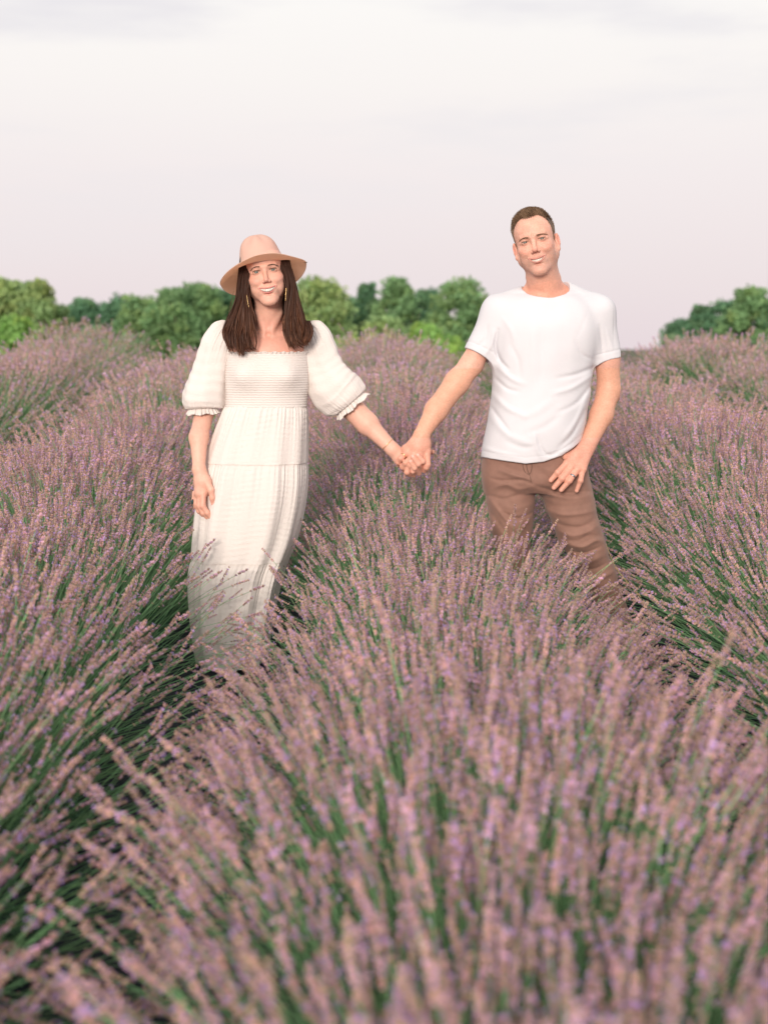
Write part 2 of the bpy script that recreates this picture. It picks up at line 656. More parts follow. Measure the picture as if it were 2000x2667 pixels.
def head_colors(V, col, C, R, s, q):
    L = ((V - C) @ R) / (s * 0.001)
    x, y, z = L[:, 0], L[:, 1], L[:, 2]
    ax = np.abs(x)
    near = (np.abs(z) < 150) & (ax < 110) & (np.abs(y) < 140)

    def blend(w, c):
        w = (w * near)[:, None]
        col[:] = col * (1 - w) + np.array(c) * w
    g = lambda cx, cy, cz, r: np.exp(-(((ax - cx) / r[0]) ** 2 + ((y - cy) / r[1]) ** 2 + ((z - cz) / r[2]) ** 2))
    front = y < -30
    blend(0.55 * g(42, -62, -30, (20, 30, 16)), q['blush'])
    blend(0.5 * g(0, -108, -38, (14, 18, 12)), q['blush'])
    blend(0.35 * g(0, -72, -104, (20, 20, 12)), q['blush'])
    if q.get('stubble'):
        w = sstep(-40, -60, z) * sstep(40, 10, y) * (1 - sstep(-106, -128, z) * .4)
        blend(0.30 * w, (0.36, 0.24, 0.20))
    blend(0.35 * g(31, -86, 8, (16, 14, 7)) * front, q['lid'])
    blend(0.45 * g(31, -86, -2, (17, 14, 7)) * front, q['lid'])
    blend(0.8 * np.exp(-((ax - 31) / 13.5) ** 4) * np.exp(-((z - q.get('eye', 4) * 1.0 * np.sqrt(np.clip(1 - ((ax - 31) / 13) ** 2, 0, 1))) / 1.3) ** 2) * front, (0.10, 0.05, 0.035))
    # lips
    mw = q.get('mw', 31)
    t = np.clip(x / mw, -1.05, 1.05)
    zc = -62 - 11.5 + (q.get('curl', 7.5) + 7.2) * t * t
    hh = 12 - 9.8 * t * t
    w = sstep(1.12, 0.92, np.abs(z - zc) / np.maximum(hh, .5)) * sstep(1.06, .96, np.abs(x) / mw) * (y < -66)
    blend(w * q.get('lipw', .85), q['lipc'])
    inside = (y > -86.5 + 17 * t * t) & (np.abs(z - (-62 - 11.2 + (q.get('curl', 7.5) + 5.8) * t * t)) < 8) & (ax < mw * .95) & (y < -60)
    blend(inside * 1.0, (0.10, 0.025, 0.02))
    for a in (-1, 1):
        nost = np.exp(-(((x - a * 6.5) / 4) ** 2 + ((y + 100) / 6) ** 2 + ((z + 47.5) / 3) ** 2))
        blend(np.clip(nost * 1.2, 0, 1) * .8, (0.12, 0.04, 0.03))
    # the pinkish ear shells
    blend(0.6 * g(80, 14, -14, (9, 20, 30)), q['ear'])


def face_parts(root, T, R, s, q, M, B, TW):
    """eyes (iris, pupil), teeth, brows and lashes as parts"""
    S = s * 0.001
    for x in (-1, 1):
        c = T((x * 31, -71.5, 0))
        n_, m_ = 24, 32
        th = np.linspace(0, math.pi, n_)
        ph = np.arange(m_) / m_ * 2 * math.pi
        # pole towards the viewer; the gaze follows q['gaze'] in head coordinates
        gz = np.array(q.get('gaze', (0, -1, 0)), float)
        gz /= np.linalg.norm(gz)
        a = np.cross(gz, (0, 0, 1))
        a /= np.linalg.norm(a)
        b = np.cross(a, gz)
        pts = 12.6 * (np.cos(th)[:, None, None] * gz + np.sin(th)[:, None, None] * (np.cos(ph)[None, :, None] * a + np.sin(ph)[None, :, None] * b))
        ang = np.degrees(th)[:, None] + 0 * ph[None]
        col = np.zeros((n_, m_, 3)) + np.array((0.42, 0.37, 0.35))
        col[ang < 33] = np.array(q['iris']) * .45
        col[ang < 29] = q['iris']
        col[ang < 13] = (0.008, 0.008, 0.008)
        V = (pts.reshape(-1, 3) * S) @ R.T + c
        th2 = np.concatenate([[0]])
        _, qd = grid_mesh(pts, True)
        link('eye', mesh_np('eye', V, qd, True, col.reshape(-1, 3)), M['eye'], root)
        # lashes along the upper lid, a thinner line below
        for up, cnt, ln in ((1, 26, q.get('lash', 6.0)), (-1, 16, 2.2)):
            tt = np.linspace(-.95, .95, cnt)
            hz = q.get('eye', 4.2)
            lx, lz = x * 31 + tt * 13.2, -0.8 + up * hz * np.sqrt(np.maximum(1 - tt ** 2, 0)) * 1.02 + up * .8
            base = np.stack([lx, face_surface(B, TW, lx, lz, 0), lz], 1)
            tipv = np.stack([tt * 2.5, -np.full(cnt, 1.0) * ln * .55, up * np.full(cnt, .45) * ln], 1)
            path = np.stack([base, base + tipv * .5 + (0, -0.5, 0), base + tipv + np.array((0, 0, up * .5))], 1) * S
            path = path @ R.T + T((0, 0, 0))
            v, f = tubes(path, np.full(cnt, (0.55 if up > 0 else .3) * S), 3, (1, .8, .3))
            link('eyelashes', mesh_np('eyelashes', v, f), M['brow'], root)
        # brow: short hairs along an arch
        nb = q.get('browhairs', 150)
        r = np.random.default_rng(5 + x)
        t = r.uniform(0, 1, nb)
        bx = x * (13 + 36 * t)
        bz = q.get('browz', 20) + q.get('browarch', 5.5) * np.sin(math.pi * np.clip(t * 1.15 - .1, 0, 1)) + q.get('browtilt', 0) * t - 5 * t ** 2 + r.uniform(-1, 1, nb) * (2.4 - 1.5 * t) * q.get('browthick', 1)
        by = face_surface(B, TW, bx, bz)
        base = np.stack([bx, by, bz], 1)
        d = np.stack([x * (0.75 + .2 * t), .25 * t + .1, .45 - .9 * t], 1)
        d /= np.linalg.norm(d, axis=1, keepdims=True)
        ln = r.uniform(4, 7.5, nb)[:, None]
        path = np.stack([base, base + d * ln * .5 + (0, -.7, 0), base + d * ln + (0, .2, 0)], 1) * S
        path = path @ R.T + T((0, 0, 0))
        v, f = tubes(path, np.full(nb, q.get('browr', 0.33) * S), 3, (1, 1, .4))
        link('eyebrow', mesh_np('eyebrow', v, f), M['brow'], root)
    # upper teeth
    mw = q.get('mw', 31)
    n_ = 81
    t = np.linspace(-.86, .86, n_)
    xs = t * mw
    edges = np.cumsum([0, 8.6, 6.6, 7.2, 6.2, 6.0]) * (mw / 31.0) * .78
    dist = np.min(np.abs(np.abs(xs)[:, None] - edges[None]), 1)
    gap = np.exp(-(dist / .55) ** 2)
    cu = q.get('curl', 7.5) - 5.5
    ztop = -62 - 3.5 + (7.5 + cu) * t * t
    zbot = -62 - 15.2 + (14.5 + cu) * t * t + .9 * gap
    rows = []
    for k in np.linspace(0, 1, 7):
        z = ztop * (1 - k) + zbot * k
        y = -87.6 + 17 * t * t + 1.1 * gap + 1.2 * (2 * k - 1) ** 2
        rows.append(np.stack([xs, y, z], 1))
    back = rows[-1] + np.array((0, 5, 0))
    rows.append(back)
    G = np.array(rows)
    col = np.full(G.shape, 0.0) + np.array((0.76, 0.71, 0.63))
    col *= (1 - .45 * gap)[None, :, None]
    V, f = grid_mesh(G)
    V = (V * S) @ R.T + T((0, 0, 0))
    link('teeth', mesh_np('teeth', V, f, True, col.reshape(-1, 3)), M['teeth'], root)


def strands(name, paths, radii, M, root, sides=3, colors=None, taper=None):
    if sides == 2:
        v, f = ribbons(paths, radii, len(paths), taper)
    else:
        v, f = tubes(paths, radii, sides, taper)
    c = None
    if colors is not None:
        c = np.repeat(colors, paths.shape[1] * sides, 0) if colors.ndim == 2 else np.repeat(colors.reshape(-1, 3), sides, 0)
    return link(name, mesh_np(name, v, f, True, c), M, root)


def folds_fn(folds, Yc, only_front=True):
    """cloth folds: ridges (+) and creases (-) along polylines given where the photograph shows them"""
    segs = []
    for pts, w, amp in folds:
        pts = catmull(np.array(pts, float), 4 * len(pts))
        segs.append((pts, w, amp))

    def fn(p):
        u, v, _ = proj(p)
        d = np.zeros(len(p))
        for pts, w, amp in segs:
            m = (u > pts[:, 0].min() - 3 * w) & (u < pts[:, 0].max() + 3 * w) & (v > pts[:, 1].min() - 3 * w) & (v < pts[:, 1].max() + 3 * w)
            if not m.any():
                continue
            uu, vv = u[m], v[m]
            best = np.full(len(uu), 1e9)
            tb = np.zeros(len(uu))
            n = len(pts) - 1
            for i in range(n):
                a, b = pts[i], pts[i + 1]
                ab = b - a
                t = np.clip(((uu - a[0]) * ab[0] + (vv - a[1]) * ab[1]) / (ab @ ab + 1e-9), 0, 1)
                dd = np.hypot(uu - a[0] - t * ab[0], vv - a[1] - t * ab[1])
                k = dd < best
                best = np.where(k, dd, best)
                tb = np.where(k, (i + t) / n, tb)
            fade = np.sin(np.clip(tb, 0.04, .96) * math.pi) ** .5
            d[m] -= amp * np.exp(-(best / w) ** 2) * fade
        if only_front:
            d *= sstep(Yc + 0.04, Yc - 0.02, p[:, 1])
        return d
    return fn


# skin and shared person materials
M_SKIN_W = mat('skin_woman', attr=True, rough=0.5, noise=(90, 0.05), bump=(900, 0.00012), sss=0.12, sss_r=(0.006,), spec=0.35)
M_SKIN_M = mat('skin_man', attr=True, rough=0.5, noise=(160, 0.09), bump=(700, 0.00025), sss=0.12, sss_r=(0.006,), spec=0.35)
M_EYE = mat('eye_surface', attr=True, rough=0.12)
M_TEETH = mat('teeth_enamel', attr=True, rough=0.25)
M_BROW_W = mat('brow_hair_brown', (0.085, 0.045, 0.028), 0.6)
M_BROW_M = mat('brow_hair_sandy', (0.22, 0.125, 0.07), 0.6)
M_HAIR_W = mat('hair_long_brown', attr=True, rough=0.5, spec=0.18)
M_HAIR_M = mat('hair_short_brown', attr=True, rough=0.45, spec=0.4)
M_GOLD = mat('gold', (0.85, 0.58, 0.28), 0.25, metal=1.0)
M_STEEL = mat('ring_grey_metal', (0.35, 0.37, 0.40), 0.35, metal=1.0)
# ------------------------------------------------------------------ the woman
def PW(px, py, dy=0.0):
    return P(px, py, YB + dy)


def gather(t, n, seed, amp):
    """uneven gathered pleats round an angle t"""
    r = np.random.default_rng(seed)
    s = np.zeros_like(t)
    for k, a in ((n, 1.0), (int(n * 1.37), .6), (int(n * .61), .7)):
        s = s + a * np.sin(k * t + r.uniform(0, 6.3) + 1.1 * np.sin(t * 3 + r.uniform(0, 6)))
    return s * amp / 1.6


def build_woman():
    root = link('person', None, label='woman in a cream puff-sleeved dress and straw hat standing between lavender rows', cat='woman')
    root.location = (PW(610, 1700)[0], YB, float(ground_z(0, YB)))
    C0 = np.array(root.location)
    skin = np.array((0.77, 0.435, 0.335))
    B = Body()
    HC = PW(692.5, 714, -0.055) + np.array([0, 0.0, 0])
    R = rot(yaw=4, pitch=4, roll=-5.5)
    s = 1.025
    # the eye line is steeper than the head's own tilt
    R = rot(yaw=3, pitch=5, roll=-9)
    q = dict(jaw=0, chr=12, ck=-1, chz=6, browhairs=90, browr=.33, eyew=11.4, mw=32.5, eye=3.6, fold=1.2, lip=.80, open=1.5, nose=.93, ears=(-1, 1), blush=(0.66, 0.27, 0.22), lid=(0.50, 0.25, 0.18),
             lipc=(0.68, 0.25, 0.23), ear=(0.66, 0.28, 0.2), iris=(0.11, 0.15, 0.13), nf=3, browz=14.5, browtilt=3, curl=9, browarch=3.5, gaze=(-.03, -1, -.06), lash=7)
    T = head(B, HC, R, s, q)
    # neck, chest and shoulders
    B.cone(T((0, 22, -55)), PW(699, 862, 0.02), 0.052, 0.057, 0.035)
    B.cone(T((0, 8, -95)), PW(699, 850, -0.01), 0.040, 0.050, 0.03)
    B.loft([(PW(0, 1120)[2], 0, 0, 0, 0)][:0] + [(PW(699, y)[2], PW(xc, y)[0], YB + dy, rx, ry) for y, xc, dy, rx, ry in
           ((862, 699, .02, .075, .060), (876, 699, .01, .12, .075), (895, 699, .0, .142, .088), (921, 699, 0, .148, .098), (980, 699, 0, .146, .10),
            (1060, 699, 0, .135, .10), (1180, 690, 0, .16, .12), (1240, 680, 0, .165, .125), (1290, 672, 0, .15, .11))], 0.03)
    for sx in (-1, 1):
        B.cone(PW(699 + sx * 30, 852, .025), PW(699 + sx * 104, 878, .02), 0.03, 0.046, 0.035)
        B.cone(PW(699 + sx * 8, 873, -.055), PW(699 + sx * 75, 862, -.03), 0.0075, 0.008, 0.016)     # collar bones
        B.cone(PW(699 + sx * 30, 815, -0.045), PW(699 + sx * 6, 868, -0.062), 0.008, 0.007, 0.018)   # neck cords
        B.ell(PW(699 + sx * 46, 962, -.055), np.array((.052, .045, .05)), None, 0.03)
    B.ell(PW(699, 871, -0.075), np.array((.012, .012, .010)), None, 0.012, 's')
    # arms
    B.chain([PW(592, 878, .02), PW(535, 1065, .02), PW(518, 1140, -.05), PW(519, 1222, -.10)], [.048, .038, .0345, .0235], .02, .03)
    B.chain([PW(806, 878, .02), PW(905, 1050, .02), PW(958, 1105, -.02), PW(1022, 1170, -.06)], [.048, .044, .038, .0255], .02, .03)
    B.cone(PW(915, 1062, 0), PW(955, 1102, -.02), .041, .0385, .02)
    # free hand (image left): back of the hand outwards, fingers curling in front of the dress
    w = PW(519, 1222, -0.100)
    B.chain([w, PW(524, 1252, -0.105), PW(522, 1284, -0.110)], [.0235, .026, .024], .012, .012)
    B.chain([w, PW(535, 1255, -0.110), PW(533, 1284, -0.115)], [.022, .024, .017], .01, .012)
    B.chain([PW(536, 1246, -0.120), PW(550, 1276, -0.135), PW(554, 1298, -0.135), PW(556, 1313, -0.130)], [.014, .0125, .0105, .0085], .006, .01)
    for pts, r0 in (([(530, 1288, -0.125), (529, 1318, -0.135), (541, 1336, -0.135), (548, 1347, -0.130)], .0112),
                    ([(521, 1290, -0.115), (520, 1318, -0.125), (530, 1336, -0.128), (539, 1347, -0.120)], .0112),
                    ([(513, 1288, -0.100), (512, 1312, -0.110), (519, 1331, -0.115), (528, 1341, -0.105)], .0105),
                    ([(508, 1284, -0.085), (506, 1303, -0.095), (511, 1320, -0.100), (519, 1330, -0.095)], .0095)):
        B.chain([PW(*p) for p in pts], [r0 * 1.1, r0, r0 * .92, r0 * .75], .005, .005)
    # held hand (middle): palm behind his, fingers coming through between his knuckles, tips up on the back of his hand
    w = PW(1022, 1170, -.06)
    B.chain([w, PW(1044, 1187, -.055), PW(1066, 1200, -.05)], [.0255, .028, .026], .012, .012)
    B.chain([w, PW(1036, 1196, -.06), PW(1040, 1206, -.065)], [.022, .017, .012], .01, .01)
    B.chain([PW(1050, 1180, -.03), PW(1085, 1182, -.01), PW(1112, 1180, -.02), PW(1126, 1177, -.045)], [.02, .015, .012, .0095], .006, .01)   # thumb tip showing beyond his hand
    for pts, r0 in (([(1087, 1193, -.04), (1110, 1213, -.085), (1101, 1202, -.135), (1088, 1186, -.139)], .0108),
                    ([(1078, 1203, -.04), (1098, 1222, -.09), (1089, 1209, -.135), (1075, 1190, -.140)], .0110),
                    ([(1070, 1212, -.04), (1090, 1232, -.09), (1080, 1219, -.128), (1069, 1202, -.134)], .0104),
                    ([(1062, 1217, -.04), (1077, 1237, -.085), (1075, 1228, -.118), (1072, 1219, -.122)], .0090)):
        B.chain([PW(*p) for p in pts], [r0, r0, r0 * .97, r0 * .82], .004, .003)
    # legs (inside the skirt)
    g = float(ground_z(0, YB))
    for sx in (-1, 1):
        hx = PW(655, 1280)[0] + sx * .085
        fx = C0[0] + sx * .06
        B.chain([np.array([hx, YB, PW(0, 1270)[2]]), np.array([(hx + fx) / 2, YB - .02, g + .46]), np.array([fx, YB + .01, g + .07])], [.085, .05, .032], .03, .04)
        B.cone(np.array([fx, YB + .02, g + .035]), np.array([fx + sx * .02, YB - .08, g + .03]), .03, .024, .02)
    zs = [PW(0, y)[2] for y in (1700, 1360, 1215, 1070, 940, 835, 612)]
    X = axis(PW(478, 0)[0], PW(1145, 0)[0], [(PW(635, 0)[0], PW(755, 0)[0], .0017), (PW(1015, 0)[0], PW(1140, 0)[0], .0019), (PW(495, 0)[0], PW(562, 0)[0], .0023)], .002, .0044)
    Yx = axis(YB - .2, YB + .16, [(YB - .2, YB - .10, .0017), (YB - .10, YB - .02, .0026)], .002, .006)
    Z = axis(g - .01, PW(0, 600)[2], [(PW(0, 815)[2], PW(0, 640)[2], .0017), (PW(0, 1255)[2], PW(0, 1150)[2], .0019), (PW(0, 1352)[2], PW(0, 1255)[2], .0026), (PW(0, 1150)[2], PW(0, 815)[2], .0048)], .002, .02)
    V, Q = B.mesh(X, Yx, Z)
    # colour
    col = np.tile(skin, (len(V), 1))
    u, v, _ = proj(V)
    nzv = vnoise(V * 35, 3)[:, None]
    col *= 1 + .04 * nzv
    wch = (sstep(815, 850, v) * sstep(950, 920, v) * sstep(590, 610, u) * sstep(810, 790, u))[:, None]
    col = col * (1 - .5 * wch) + np.array((0.72, 0.33, 0.25)) * .5 * wch
    wh = (sstep(1270, 1300, v) * (u < 600) + sstep(1020, 1060, u) * (v > 1150))[:, None]
    col = col * (1 - .4 * wh) + np.array((0.66, 0.29, 0.21)) * .4 * wh
    head_colors(V, col, HC, R, s, q)
    # fingernails
    for tip in ((1088, 1186, -.139), (1075, 1190, -.140), (1069, 1202, -.134), (1072, 1219, -.122), (556, 1313, -.13)):
        c = PW(*tip) + np.array((0, -.008, .004 if tip[0] > 600 else -.002))
        w_ = np.exp(-(((V - c) ** 2).sum(1) / .0055 ** 2))[:, None]
        col = col * (1 - w_) + np.array((0.78, 0.48, 0.42)) * w_
    link('body', mesh_np('body', V - C0, Q, True, col), M_SKIN_W, root)
    Tl = lambda v: T(v) - C0
    face_parts(root, Tl, R, s, q, dict(eye=M_EYE, teeth=M_TEETH, brow=M_BROW_W), B, T)

    # ---- dress -------------------------------------------------------------------------------
    m = bpy.data.materials.new('cream_gauze')
    m.use_nodes = True
    n, l = m.node_tree.nodes, m.node_tree.links
    b = n['Principled BSDF']
    b.inputs['Base Color'].default_value = (0.85, 0.79, 0.755, 1)
    b.inputs['Roughness'].default_value = 0.9
    b.inputs['Specular IOR Level'].default_value = 0.15
    tco = n.new('ShaderNodeTexCoord')
    add = None
    for sc_, am in (((60, 60, 420), 1.0), ((420, 420, 60), .8), ((160, 160, 160), .6)):
        mp_ = n.new('ShaderNodeMapping')
        mp_.inputs['Scale'].default_value = sc_
        nt = n.new('ShaderNodeTexNoise')
        nt.inputs['Scale'].default_value = 1
        nt.inputs['Detail'].default_value = 3
        l.new(tco.outputs['Object'], mp_.inputs[0])
        l.new(mp_.outputs[0], nt.inputs[0])
        mm = n.new('ShaderNodeMath')
        mm.operation = 'MULTIPLY'
        mm.inputs[1].default_value = am
        l.new(nt.outputs[0], mm.inputs[0])
        if add is None:
            add = mm
        else:
            a2 = n.new('ShaderNodeMath')
            a2.operation = 'ADD'
            l.new(add.outputs[0], a2.inputs[0])
            l.new(mm.outputs[0], a2.inputs[1])
            add = a2
    bu = n.new('ShaderNodeBump')
    bu.inputs['Strength'].default_value = .8
    bu.inputs['Distance'].default_value = .0018
    l.new(add.outputs[0], bu.inputs['Height'])
    l.new(bu.outputs[0], b.inputs['Normal'])
    tr = n.new('ShaderNodeBsdfTranslucent')
    tr.inputs['Color'].default_value = (0.86, 0.74, 0.62, 1)
    mx = n.new('ShaderNodeMixShader')
    mx.inputs[0].default_value = .12
    l.new(b.outputs[0], mx.inputs[1])
    l.new(tr.outputs[0], mx.inputs[2])
    l.new(mx.outputs[0], n['Material Output'].inputs['Surface'])
    M_DRESS = m

    def ring_surface(rows, ncol, disp, n_rows):
        """rows: (py, left px, right px, depth radius, depth centre offset); disp(theta, frac, py) -> outward metres"""
        rr = catmull(np.array(rows, float), n_rows)
        th = np.linspace(0, 2 * math.pi, ncol, endpoint=False)
        out_ = np.zeros((n_rows, ncol, 3))
        for i, (py, xl, xr, ry, dy) in enumerate(rr):
            a, c = PW(xl, py), PW(xr, py)
            cx, rx, z = (a[0] + c[0]) / 2, (c[0] - a[0]) / 2, a[2]
            d = disp(th, py)
            px_, py_, dz = d
            nx_, ny_ = np.cos(th), np.sin(th)
            e = 2 / 2.3
            sx_ = np.sign(nx_) * np.abs(nx_) ** e
            sy_ = np.sign(ny_) * np.abs(ny_) ** e
            out_[i, :, 0] = cx + sx_ * (rx + px_) + py_
            out_[i, :, 1] = YB + dy + sy_ * (ry + px_)
            out_[i, :, 2] = z + dz
        return out_

    th0 = 1.5 * math.pi                                        # faces the camera

    def d_bod(th, py):
        smock = .0016 * abs(math.sin((py - 921) / 6.3 * math.pi)) * (1 + .35 * np.sin(th * 150 + (int((py - 921) / 6.3) % 2) * 3.1))
        fr = np.clip(-np.sin(th), 0, 1)
        bx = np.cos(th) * 108
        bust = .030 * (np.exp(-((bx - 46) / 34) ** 2) + np.exp(-((bx + 46) / 34) ** 2)) * math.exp(-((py - 978) / 34.0) ** 2) * fr
        return smock + bust, 0.0, .0005 * np.sin(th * 41 + py * .2)
    G = ring_surface([(922, 590, 806, .105, 0), (950, 588, 807, .11, 0), (982, 587, 808, .112, 0), (1010, 588, 806, .11, 0), (1035, 589, 801, .107, 0), (1060, 588, 800, .106, 0)], 360, d_bod, 130)
    V, Q = grid_mesh(G - C0, True)
    dress = link('dress', mesh_np('dress_bodice', V, Q), M_DRESS, root)

    seams = (1058, 1203, 1454)
    rF = np.random.default_rng(4)
    big = [(k, rF.uniform(0, 6.28), rF.uniform(.5, 1.0)) for k in (5, 8, 13)]

    def tier_disp(top, bot):
        def f(th, py):
            t = (py - top) / (bot - top)
            g1 = gather(th, 58, top, .0026 if top < 1100 else .0022) * math.exp(-t * 3.2) * (0.35 + min(1, t * 14))
            fall = np.zeros_like(th)
            for k, ph, a in big:
                fall += a * np.sin(k * th + ph + .10 * math.sin(py * .011 + k) + .3 * np.sin(2 * th + ph))
            fall = np.sign(fall) * np.abs(fall) ** 1.05
            depth = .0030 + .0060 * sstep(1080, 1560, py)
            knee = 0.016 * np.exp(-(((np.cos(th) * 120 - 40) / 34) ** 2)) * math.exp(-((py - 1330) / 120.0) ** 2) * np.clip(-np.sin(th), 0, 1)
            puff = .004 * math.sin(min(1, t * 5) * math.pi / 2)
            hz = .0005 * np.sin(py * .45 + 3 * np.sin(th * 4)) * np.sin(th * 5 + py * .02)
            return g1 + fall * depth * min(1, .25 + t * 2.0 if top < 1100 else 1) + knee + puff - .002 + hz, 0.0, 0.0
        return f
    outline = [(1050, 589, 800, .106, 0), (1085, 577, 801, .115, 0), (1130, 560, 802, .125, 0), (1203, 536, 801, .14, 0), (1270, 524, 798, .15, 0), (1330, 514, 789, .155, 0), (1400, 508, 771, .155, -.005),
               (1454, 504, 750, .155, -.01), (1494, 499, 733, .158, -.01), (1560, 500, 716, .16, -.01), (1640, 507, 700, .16, -.01), (1722, 520, 688, .16, -.01)]
    oa = catmull(np.array(outline, float), 400)
    for k, (a, c) in enumerate(((1054, 1204), (1201, 1455), (1452, 1722))):
        sel = oa[(oa[:, 0] >= a) & (oa[:, 0] <= c)]
        G = ring_surface(sel, 460, tier_disp(a + 3, c), max(50, int((c - a) / 2.8)))
        if k == 2:
            G[-1, :, 2] += .004 * np.sin(np.linspace(0, 40, G.shape[1]))
        V, Q = grid_mesh(G - C0, True)
        o = link('skirt_tier', mesh_np('skirt_tier', V, Q), M_DRESS, dress)
    # neckline frill along the top of the bodice
    t = np.linspace(0, 2 * math.pi, 500, endpoint=False)
    rows = []
    for k in range(6):
        f = k / 5
        e = 2 / 2.3
        cx = PW(698, 922)[0]
        rx = (806 - 590) / 2 * PX + .001 + .0045 * f + .0035 * f * np.sin(t * 63 + np.sin(t * 9))
        ry = .105 + .0045 * f + .0035 * f * np.sin(t * 63 + np.sin(t * 9))
        z = PW(0, 923)[2] + f * .010 + .0018 * f * np.sin(t * 31 + 1)
        ca, sa = np.cos(t), np.sin(t)
        rows.append(np.stack([cx + np.sign(ca) * np.abs(ca) ** e * rx, YB + np.sign(sa) * np.abs(sa) ** e * ry, z + 0 * t], 1))
    V, Q = grid_mesh(np.array(rows) - C0, True)
    o = link('neckline_frill', mesh_np('neckline_frill', V, Q), M_DRESS, dress)
    md = o.modifiers.new('thickness', 'SOLIDIFY')
    md.thickness = .0012

    # sleeves
    def tube_surface(path, rad, ncol, disp, flat=1.0):
        """path (n,3), rad (n,), round sections across the path"""
        tan = np.gradient(path, axis=0)
        tan /= np.linalg.norm(tan, axis=1, keepdims=True)
        yv = np.array([0, 1.0, 0])
        a = np.cross(tan, yv)
        a /= np.linalg.norm(a, axis=1, keepdims=True)
        b_ = np.cross(a, tan)
        th = np.linspace(0, 2 * math.pi, ncol, endpoint=False)
        r_ = rad[:, None] + disp(th[None, :], np.linspace(0, 1, len(path))[:, None])
        return path[:, None] + r_[..., None] * (np.cos(th)[None, :, None] * a[:, None] + flat * np.sin(th)[None, :, None] * b_[:, None])

    for side, st in (('r', [(606, 846, 6, .02), (597, 853, 24, .015), (586, 868, 37, .01), (572, 900, 44, .0), (560, 940, 47, .0), (548, 985, 52, .0), (538, 1022, 57, -.005), (532, 1045, 58, -.005), (530, 1058, 53, -.005), (530, 1063, 42, -.005), (530, 1060, 36, -.005)]),
                     ('l', [(795, 846, 6, .02), (803, 853, 24, .015), (815, 868, 37, .01), (828, 900, 44, .0), (840, 938, 48, .0), (852, 972, 56, .0), (868, 1003, 65, -.005), (886, 1024, 67, -.005), (903, 1040, 62, -.01), (911, 1049, 52, -.01), (909, 1047, 44, -.01)])):
        A = catmull(np.array(st, float), 170)
        path = np.array([P(x, y, YB + dy) for x, y, _, dy in A])
        # keep the little turned-under end from flipping the section frame
        tan = path[60] - path[0]
        rad = A[:, 2] * PX
        sd = 3 if side == 'r' else 8

        def disp(th, t, sd=sd):
            g1 = gather(th + 0 * t, 34, sd, .0030) * np.exp(-((t - .08) / .22) ** 2)
            g2 = gather(th + 0 * t, 40, sd + 1, .0034) * np.exp(-((t - 1.0) / .20) ** 2)
            fo = .0045 * np.sin(3 * th + 5 * t + sd) * np.sin(math.pi * t) + .0022 * np.sin(7 * th - 9 * t + 2 * sd) * np.sin(math.pi * t)
            hz = .0011 * np.sin(t * 75 + 2.2 * np.sin(2 * th + sd) + 1.5 * np.sin(t * 13)) * np.sin(math.pi * np.clip(t, 0, 1)) ** .7
            return g1 + g2 + fo + hz
        n0 = 150
        # section frames from the smooth main path only
        t_ = np.gradient(path, axis=0)
        t_[n0:] = t_[n0 - 6]
        t_[:12] = t_[14]
        for _ in range(20):
            t_[1:-1] = (t_[:-2] + t_[1:-1] * 2 + t_[2:]) / 4
        t_ /= np.linalg.norm(t_, axis=1, keepdims=True)
        a = np.cross(t_, np.array([0, 1.0, 0]))
        a /= np.linalg.norm(a, axis=1, keepdims=True)
        b_ = np.cross(a, t_)
        th = np.linspace(0, 2 * math.pi, 260, endpoint=False)
        r_ = np.maximum(rad[:, None] + disp(th[None], np.linspace(0, 1, len(path))[:, None]), .003)
        depth = .80
        G = path[:, None] + r_[..., None] * (np.cos(th)[None, :, None] * a[:, None] + depth * np.sin(th)[None, :, None] * b_[:, None])
        V, Q = grid_mesh(G - C0, True)
        sl = link('sleeve', mesh_np('sleeve', V, Q), M_DRESS, dress)
        # frilled cuff under the gathering
        d = t_[n0 + 5]
        c0 = path[-1] - d * .006
        rows = []
        r0 = 33 * PX if side == 'r' else 40 * PX
        for f in np.linspace(0, 1, 14):
            fr = (.003 + .0045 * f) * (np.sin(th * 26 + 1.4 * np.sin(3 * th)) + .5 * np.sin(th * 41)) * (0.3 + .7 * f)
            rr_ = r0 * (1 + .22 * f ** 1.3) + fr
            rows.append(c0 + d * (.034 * f) + d * (.003 * np.sin(th * 7 + 1) * f)[:, None] + rr_[:, None] * (np.cos(th)[:, None] * a[n0] + .85 * np.sin(th)[:, None] * b_[n0]))
        V, Q = grid_mesh(np.array(rows) - C0, True)
        o = link('sleeve_frill', mesh_np('sleeve_frill', V, Q), M_DRESS, dress)
        md = o.modifiers.new('thickness', 'SOLIDIFY')
        md.thickness = .0012

    # ---- hair --------------------------------------------------------------------------------
    r = np.random.default_rng(21)

    def lock(inner, outer, n_, depth0, depth1, wave, seed, tips=.12):
        """strands between two guides given in photograph pixels; depth in metres relative to the body plane"""
        rr = np.random.default_rng(seed)
        m_ = 20
        I_, O_ = catmull(np.array(inner, float), m_), catmull(np.array(outer, float), m_)
        a = rr.uniform(0, 1, n_)
        # clumping: strands gather round a few centres further down
        ncl = 30
        cen = rr.uniform(0, 1, ncl)
        cid = np.argmin(np.abs(a[:, None] - cen[None]), 1)
        t = np.linspace(0, 1, m_)
        aa = a[:, None] * (1 - .74 * t[None] ** 1.1) + cen[cid][:, None] * .74 * t[None] ** 1.1 + rr.normal(size=(n_, 1)) * .02
        bb = rr.uniform(0, 1, n_)
        dcl = rr.uniform(-1, 1, ncl)[cid]
        q_ = I_[None] * (1 - aa[..., None]) + O_[None] * aa[..., None]
        side = np.sign(outer[3][0] - inner[3][0])
        ln = 1 - tips * rr.uniform(0, 1, n_) ** 1.5 - .42 * rr.uniform(0, 1, ncl)[cid] ** 1.2
